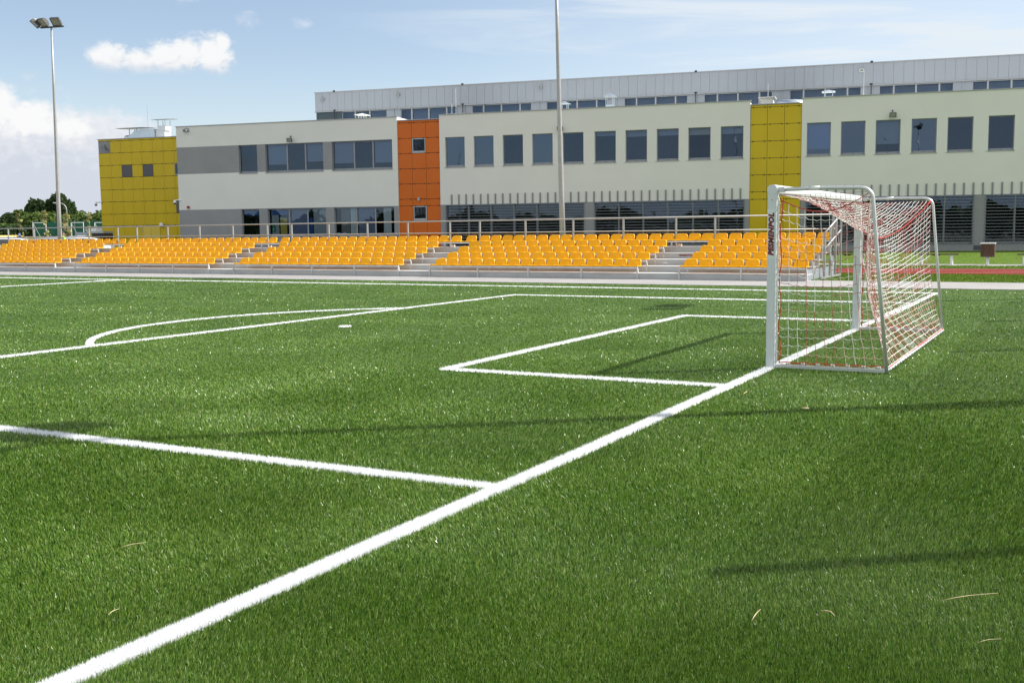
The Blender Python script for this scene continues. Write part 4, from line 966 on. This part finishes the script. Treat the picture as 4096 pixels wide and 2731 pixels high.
def bushes():
    """continuous hedge in front of the oaks: one mass"""
    rg = np.random.default_rng(40); vs, fs, n0 = [], [], 0
    for i in range(46):
        px = -40+i*10.3; Y = 138+rg.random()*6; b = at_y(px, 930, Y); b.z = zg(b); s = (b-CAM).dot(FWD)/FPX
        top = 858+rg.random()*20 if px > 110 else 905+rg.random()*12
        hh = (946-top)*s/2+.4; v, f = crown_mesh([(b.x, b.y, b.z+hh*.9, 14*s, 2.0, hh*1.05)], 620, .38, 100+i); vs.append(v); fs.append(f+n0); n0 += len(v)
    v = np.concatenate(vs); f = np.concatenate(fs); tag(arrays_mesh('bushes', v, f, np.zeros(len(f), int), ['bush_leaf'], 4), kind='stuff')
bushes()
def dark_wood():
    rg = np.random.default_rng(41); vs, fs, n0 = [], [], 0
    for i in range(26):
        px = -40+i*9; Y = 128+rg.random()*5; b = at_y(px, 930, Y); b.z = zg(b); s = (b-CAM).dot(FWD)/FPX; hh = (946-(908+rg.random()*10))*s/2+.3
        v, f = crown_mesh([(b.x, b.y, b.z+hh*.9, 13*s, 1.6, hh)], 420, .36, 300+i); vs.append(v); fs.append(f+n0); n0 += len(v)
    v = np.concatenate(vs); f = np.concatenate(fs); tag(arrays_mesh('hedge', v, f, np.zeros(len(f), int), ['oak_leaf'], 4), kind='stuff')
dark_wood()
def far_wood():      # treeline behind the camera, mirrored in the panes
    rg = np.random.default_rng(42); vs, fs, n0 = [], [], 0
    for i in range(70):
        x = -190+i*4.2; y = -95-rg.random()*14; h = 1.9+2.2*rg.random()**1.5; v, f = crown_mesh([(x, y, h*.9, 3.6, 2.6, h)], 600, 1.0, 500+i); vs.append(v); fs.append(f+n0); n0 += len(v)
    v = np.concatenate(vs); f = np.concatenate(fs); tag(arrays_mesh('far_wood', v, f, np.zeros(len(f), int), ['wood_leaf'], 4), kind='stuff')
far_wood()
def sapling(px, ytop, Y, w, label, seed, n=150):
    b = at_y(px, 945, Y); b.z = zg(b); s = (b-CAM).dot(FWD)/FPX; g = empty('sapling', b, 0, label, 'sapling', 'young trees in the car park'); H = CAM.z+(946-ytop)*s-b.z
    rd = random.Random(seed); mb = MB().tube([(0,0,0), (.02, 0, H*.5), (0,.02,H)], [.035, .022, .006], 6); ends = []
    for i in range(16):
        z = H*(.3+.65*rd.random()); a = rd.random()*6.28; L = w*s*(1.15-z/H)*1.2; e = (L*math.cos(a), L*math.sin(a), z+L*.9); mb.tube([(0,0,z), e], [.012, .004], 4); ends.append(((0,0,z), e))
    mb.build('trunk', 'bark', g)
    rg = np.random.default_rng(seed); P = []
    for i in range(n):
        a, e = ends[rg.integers(len(ends))]; t = .2+.8*rg.random(); P.append([a[k]+(e[k]-a[k])*t+rg.normal()*.05 for k in range(3)])
    P = np.array(P); a = rg.normal(size=(n,3))*.08; c = rg.normal(size=(n,3))*.06; v = np.stack([P+a, P+c, P-a, P-c], 1).reshape(-1,3)
    o = arrays_mesh('crown', v, np.arange(n*4).reshape(-1,4), np.zeros(n,int), ['sapling_leaf'], 4); o.parent = g
sapling(78, 848, 40, 22, 'nearly bare sapling left of the blue sign', 21, 60); sapling(181, 838, 40, 17, 'yellowish sapling before the green screen left of the mast', 22); sapling(268, 850, 38, 20, 'yellowish sapling just right of the mast', 23, 200); sapling(358, 846, 41, 13, 'yellowish sapling above the grey cabinet by the annex', 24, 130)

# ------------------------------------------------------------------ things behind the far end of the stand
def screen_fence():
    a = at_y(134, 943, 118); b = at_y(420, 943, 118); g = empty('screen_fence', (a.x, a.y, zg(a)), math.atan2(b.y-a.y, b.x-a.x), 'green mesh screen fence on posts in front of the bushes', 'fence'); L = (b-a).length; s = (a-CAM).dot(FWD)/FPX
    H = 58*s; mb = MB(); mb.box((0, -.01, .1), (L, .01, H)); mb.build('screen', 'court_screen', g)
    n = 5
    for i in range(n+1): MB().tube([(L*i/n, -.06, -.3), (L*i/n, -.06, H+.15)], .05, 6).build('post', 'galv', g)
screen_fence()
def small_goal(px0, px1, ytop, Y, label):
    a, b = at_y(px0, 944, Y), at_y(px1, 944, Y); z = zg(a); s = (a-CAM).dot(FWD)/FPX; g = empty('court_goal', (a.x, a.y, z), 0, label, 'goal', 'white frames of the ball court'); w = b.x-a.x; H = CAM.z+(945-ytop)*s-z
    for x in (0, w): MB().tube([(x, b.y-a.y if x else 0, -.2), (x, b.y-a.y if x else 0, H)], .06, 6).build('goalpost', 'white_metal', g)
    MB().tube([(0, 0, H), (w, b.y-a.y, H)], .065, 6).build('crossbar', 'white_metal', g)
    MB().tube([(0, 0, H), (0, 1.4, 0)], .03, 5).build('stay', 'white_metal', g)
small_goal(134, 186, 889, 112, 'white court frame left of the tall mast'); small_goal(287, 336, 890, 112, 'white court frame between the mast and the annex'); small_goal(381, 424, 891, 112, 'white court frame running behind the annex corner')
def street_lamp():
    b = at_y(272, 945, 62); b.z = zg(b); s = (b-CAM).dot(FWD)/FPX; H = CAM.z+(945-812)*s-b.z; g = empty('street_lamp', b, 0, 'slim street lamp with curved arm right of the left mast', 'street lamp')
    ax = -Vector((RIGHT.x, RIGHT.y, 0)).normalized(); pts = [Vector((0,0,0)), Vector((0,0,H*.5)), Vector((0,0,H*.86))]+[Vector((0,0,H*.86))+ax*(.75*(1-math.cos(R(t))))+Vector((0,0,.75*math.sin(R(t)))) for t in (20,45,70,90)]
    MB().tube(pts, [.09,.07,.06,.055,.05,.05,.045], 8).build('pole', 'galv', g, smooth=True); e = pts[-1]
    MB().bar(e-ax*.05, e+ax*.6, .26, .11).build('lantern', 'white_metal', g)
street_lamp()
def road_sign():
    b = at_y(79, 948, 38); b.z = zg(b); s = (b-CAM).dot(FWD)/FPX; g = empty('road_sign', b, R(45), 'small blue and white parking sign on a thin post', 'sign'); zc = CAM.z+(947-940)*s-b.z; w, h = 4.4*s, 8.6*s
    MB().tube([(0,.03,0), (0,.03,zc+h)], .03, 6).build('post', 'galv', g); p = MB().box((-w,-.02,zc-h), (w,.0,zc+h)).build('plate', 'sign_blue', g)
    MB().box((-w*.62,-.024,zc-h*.05), (w*.62,-.0205,zc+h*.85)).build('panel', 'sign_white', p)
    mb = MB(); mb.sphere((w*.05,-.026,zc+h*.70), h*.10, 8, 5, sc=(1,.1,1)); mb.box((-w*.05,-.028,zc+h*.2), (w*.12,-.0245,zc+h*.58)); mb.box((-w*.05,-.0285,zc+h*.1), (w*.4,-.0245,zc+h*.22)); mb.build('pictogram', 'sign_blue', p)
road_sign()
def shelter():
    b = at_y(34, 948, 58); b.z = zg(b); s = (b-CAM).dot(FWD)/FPX; g = empty('bicycle_shelter', b, math.atan2(RIGHT.y, RIGHT.x), 'low yellow framed shelter with arched roof beyond the parked cars', 'shelter'); zt = CAM.z+(947-942)*s-b.z; L = 42*s
    mb = MB(); mb2 = MB(); K = 8; prof = [(-1.1*math.cos(math.pi*i/K), .38*math.sin(math.pi*i/K)) for i in range(K+1)]
    for i in range(K): (y0, z0), (y1, z1) = prof[i], prof[i+1]; mb2.face([(-L, y0, zt-.38+z0), (L, y0, zt-.38+z0), (L, y1, zt-.38+z1), (-L, y1, zt-.38+z1)])
    mb2.build('roof', 'frame_light', g)
    for i in range(7):
        x = -L+2*L*i/6; MB().tube([(x, y, zt-.36+z) for y, z in prof], .07, 6).build('rib', 'shelter_yellow', g)
    for x in (-L, 0, L): MB().tube([(x, 1.0, -.1), (x, 1.0, zt-.36)], .06, 6).build('post', 'shelter_yellow', g)
    MB().tube([(-L, -1.1, zt-.37), (L, -1.1, zt-.37)], .07, 6).build('edge_beam', 'shelter_yellow', g)
shelter()
def car(px, ytop, Y, rz, body, label):
    b = at_y(px, 950, Y); b.z = .12; s = (b-CAM).dot(FWD)/FPX; g = empty('parked_car', b, rz, label, 'car', 'cars parked behind the stand'); H = 1.48
    P = [(-2.1,.28), (-2.12,.72), (-1.95,.86), (-1.2,.95), (-.55,1.38), (-.1,1.47), (.7,1.46), (1.35,1.32), (1.85,.98), (2.08,.9), (2.12,.5), (2.05,.28)]
    mb = MB(); secs = []
    for y, k in ((-.86,.9), (-.78,1), (0,1.015), (.78,1), (.86,.9)):
        secs.append(len(mb.v))
        for x, z in P:
            inset = 1 if z < .96 else 1-.16*(z-.96)/.5
            mb.v.append((x*(1 if k >= 1 else .98), y*inset, .28+(z-.28)*k))
    n = len(P)
    for a, c in zip(secs, secs[1:]):
        for k in range(n): mb.f.append((a+k, a+(k+1) % n, c+(k+1) % n, c+k)); mb.mi.append(0)
    mb.f += [tuple(secs[0]+k for k in reversed(range(n))), tuple(secs[-1]+k for k in range(n))]; mb.mi += [0, 0]
    bd = mb.build('body', body, g, smooth=False); smooth_angle(bd, 35)
    for sgn in (-1, 1):
        mb = MB(); y0 = sgn*.80; y1 = sgn*.735
        mb.face([(-1.0,sgn*.868,1.0), (1.6,sgn*.868,1.0), (1.2,sgn*.80,1.33), (-.45,sgn*.80,1.35)][::sgn]); mb.build('side_window', 'car_glass', g)
    MB().face([(-1.19,-.7,.985), (-1.19,.7,.985), (-.58,.62,1.385), (-.58,-.62,1.385)]) 
    mb = MB(); mb.face([(-1.20,-.7,.98), (-1.20,.7,.98), (-.60,.6,1.375), (-.60,-.6,1.375)]); mb.build('windscreen', 'car_glass', g)
    mb = MB(); mb.face([(1.86,.66,1.0), (1.86,-.66,1.0), (1.40,-.58,1.315), (1.40,.58,1.315)]); mb.build('rear_window', 'car_glass', g)
    for x in (-1.3, 1.3):
        for y in (-.80, .80): w = MB().tube([(x,y-.11,.31), (x,y+.11,.31)], .31, 16).build('wheel', 'tyre', g); MB().tube([(x,y-.115,.31), (x,y+.115,.31)], .19, 12).build('rim', 'galv', w)
car(205, 953, 24.6, R(38), 'car_silver', 'silver white car whose roof glints beside the tall mast'); car(4, 955, 27.5, R(44), 'car_white', 'white car at the left edge, only its roof showing'); car(294, 958, 27.0, R(41), 'car_white', 'white car almost hidden beside the worker in the bright vest')
def cabinet():
    a = at_y(304, 960, 44); b = at_y(352, 960, 44); g = empty('cooling_unit', (a.x, a.y, .12), math.atan2(RIGHT.y, RIGHT.x), 'grey cooling unit cabinet with dark opening at one side next to the annex', 'cooling unit'); s = (a-CAM).dot(FWD)/FPX; zt = CAM.z+(945-934)*s; L = 48*s; L2 = 112*s
    MB().box((0,0,0), (L,2.0,zt)).build('cabinet', 'hall_panel', g); MB().box((L+.005,.02,0), (L2,2.0,zt-.1)).build('dark_opening', 'black', g); MB().box((L,-.05,zt-.098), (L2,2.0,zt+.06)).build('top_rail', 'frame_light', g)  # solid black box beside the cabinet stands in for a dark opening
    MB().box((L*.72,.3,zt+.062), (L*1.6,1.6,zt+.34)).build('fan_box', 'white_metal', g); MB().box((L*.72,.25,zt+.341), (L*1.5,1.6,zt+.43)).build('fan_guard', 'dark_grey', g)
    MB().box((L*.16,-.012,zt*.70), (L*.78,-.001,zt*.86)).build('nameplate', 'sign_white', g)
    mb = MB()
    for i in range(9): mb.box((L*(.20+.055*i),-.016,zt*.75), (L*(.20+.055*i+.035),-.0125,zt*.80))
    mb.build('lettering', 'dark_grey', g); MB().box((L*.86,-.012,zt*.72), (L*.93,-.001,zt*.82)).build('sticker', 'sign_green', g)
cabinet()
def low_fence():
    a = at_y(0, 958, 60); b = at_y(330, 958, 60); g = empty('low_fence', (a.x, a.y, zg(a)), math.atan2(b.y-a.y, b.x-a.x), 'low wire fence in the dry grass behind the car park', 'fence'); L = (b-a).length; n = 9; s = (a-CAM).dot(FWD)/FPX; H = CAM.z+(947-945)*s-zg(a)
    for i in range(n+1): q = a.lerp(b, i/n); MB().tube([(L*i/n, 0, zg(q)-zg(a)-.2), (L*i/n, 0, H)], .05, 6).build('post', 'galv_dull', g)
    mb = MB()
    for k in range(3): mb.tube([(0, 0, H*(.4+.27*k)), (L, 0, H*(.4+.27*k))], .012, 4)
    mb.build('wire', 'galv_dull', g)
low_fence()
def person():
    b = at_y(252, 950, 23.8); b.z = .12; g = empty('person', b, R(140), 'person in a bright green vest standing beside the tall mast', 'person'); s = (b-CAM).dot(FWD)/FPX; k = (CAM.z+(946-935)*s+.0)/1.76
    J = {'pelvis':(0,0,.93,.135), 'waist':(0,.01,1.10,.13), 'chest':(0,.02,1.32,.155), 'neckb':(0,.02,1.47,.075), 'neck':(0,.01,1.53,.058), 'chin':(0,-.02,1.585,.065), 'head':(0,0,1.66,.092), 'crown':(0,.01,1.72,.075)}
    for sg, n in ((1,'l'), (-1,'r')):
        J.update({n+'sh':(sg*.18,.02,1.42,.07), n+'el':(sg*.25,.05,1.15,.047), n+'wr':(sg*.24,-.08,.93,.034), n+'ha':(sg*.235,-.12,.86,.038), n+'hip':(sg*.09,0,.88,.105), n+'kn':(sg*.10,-.01,.50,.065), n+'an':(sg*.10,.03,.09,.045), n+'to':(sg*.11,-.13,.04,.04)})
    names = list(J); E = [('pelvis','waist'),('waist','chest'),('chest','neckb'),('neckb','neck'),('neck','chin'),('chin','head'),('head','crown')]
    for n in 'lr': E += [('chest',n+'sh'),(n+'sh',n+'el'),(n+'el',n+'wr'),(n+'wr',n+'ha'),('pelvis',n+'hip'),(n+'hip',n+'kn'),(n+'kn',n+'an'),(n+'an',n+'to')]
    for n, sg in (('l',1),('r',-1)):        # fingers as short chains out of the hand
        for i in range(4):
            J[f'{n}f{i}'] = (sg*.235, -.145+.02*i, .80-.004*(i in (1,2)), .010); J[f'{n}g{i}'] = (sg*.228, -.15+.02*i, .765, .008); E += [(n+'ha', f'{n}f{i}'), (f'{n}f{i}', f'{n}g{i}')]
        J[n+'t'] = (sg*.215, -.165, .83, .010); E.append((n+'ha', n+'t'))
    names = list(J); me = bpy.data.meshes.new('body'); me.from_pydata([tuple(c*k for c in J[n][:3]) for n in names], [(names.index(a), names.index(c)) for a, c in E], [])
    o = bpy.data.objects.new('body', me); C.objects.link(o); o.parent = g
    md = o.modifiers.new('s', 'SKIN'); sv = me.skin_vertices[0].data
    for i, n in enumerate(names): sv[i].radius = (J[n][3]*k, J[n][3]*k); sv[i].use_root = (n == 'pelvis')
    ss = o.modifiers.new('d', 'SUBSURF'); ss.levels = ss.render_levels = 2
    dg = bpy.context.evaluated_depsgraph_get(); dg.update(); m2 = bpy.data.meshes.new_from_object(o.evaluated_get(dg)); o.modifiers.clear(); o.data = m2; m2.materials.clear(); m2.materials.append(M['skin']); m2.materials.append(M['trousers']); m2.materials.append(M['black'])
    for p in m2.polygons: z = p.center.z/k; x = abs(p.center.x)/k; p.use_smooth = True; p.material_index = 1 if (z < .95 and x < .2) else (2 if (z < 1.5 and z > .95) else 0)
    mb = MB()
    for i, (z, rx, ry) in enumerate(((.86,.20,.155), (1.0,.195,.16), (1.15,.19,.155), (1.32,.215,.165), (1.44,.20,.13), (1.50,.10,.09))):
        for q in range(14): a = 2*math.pi*q/14; mb.v.append((rx*math.cos(a)*k, (ry*math.sin(a)+.015)*k, z*k))
        if i:
            for q in range(14): A = (i-1)*14+q; B_ = (i-1)*14+(q+1) % 14; mb.f.append((A, B_, B_+14, A+14)); mb.mi.append(0)
    v = mb.build('vest', 'hivis', g, smooth=True); mb = MB(); mb.tube([(.205*math.cos(a)*k, (.168*math.sin(a)+.015)*k, 1.08*k) for a in np.linspace(0, 2*math.pi, 20)], .022, 6); mb.build('reflective_band', 'frame_light', v)
    mb = MB(); mb.sphere((0, .022*k, 1.69*k), .098*k, 12, 8, sc=(.92,1.0,.95)); mb.build('hair', 'hair', g, smooth=True)
    mb = MB()
    for sg in (-1, 1): mb.sphere((sg*.032*k, -.083*k, 1.665*k), .010*k, 6, 4)
    mb.build('eyes', 'black', g); mb = MB(); mb.sphere((0, -.098*k, 1.635*k), .014*k, 6, 4, sc=(.8,1.2,1.3)); mb.build('nose', 'skin', g)
person()
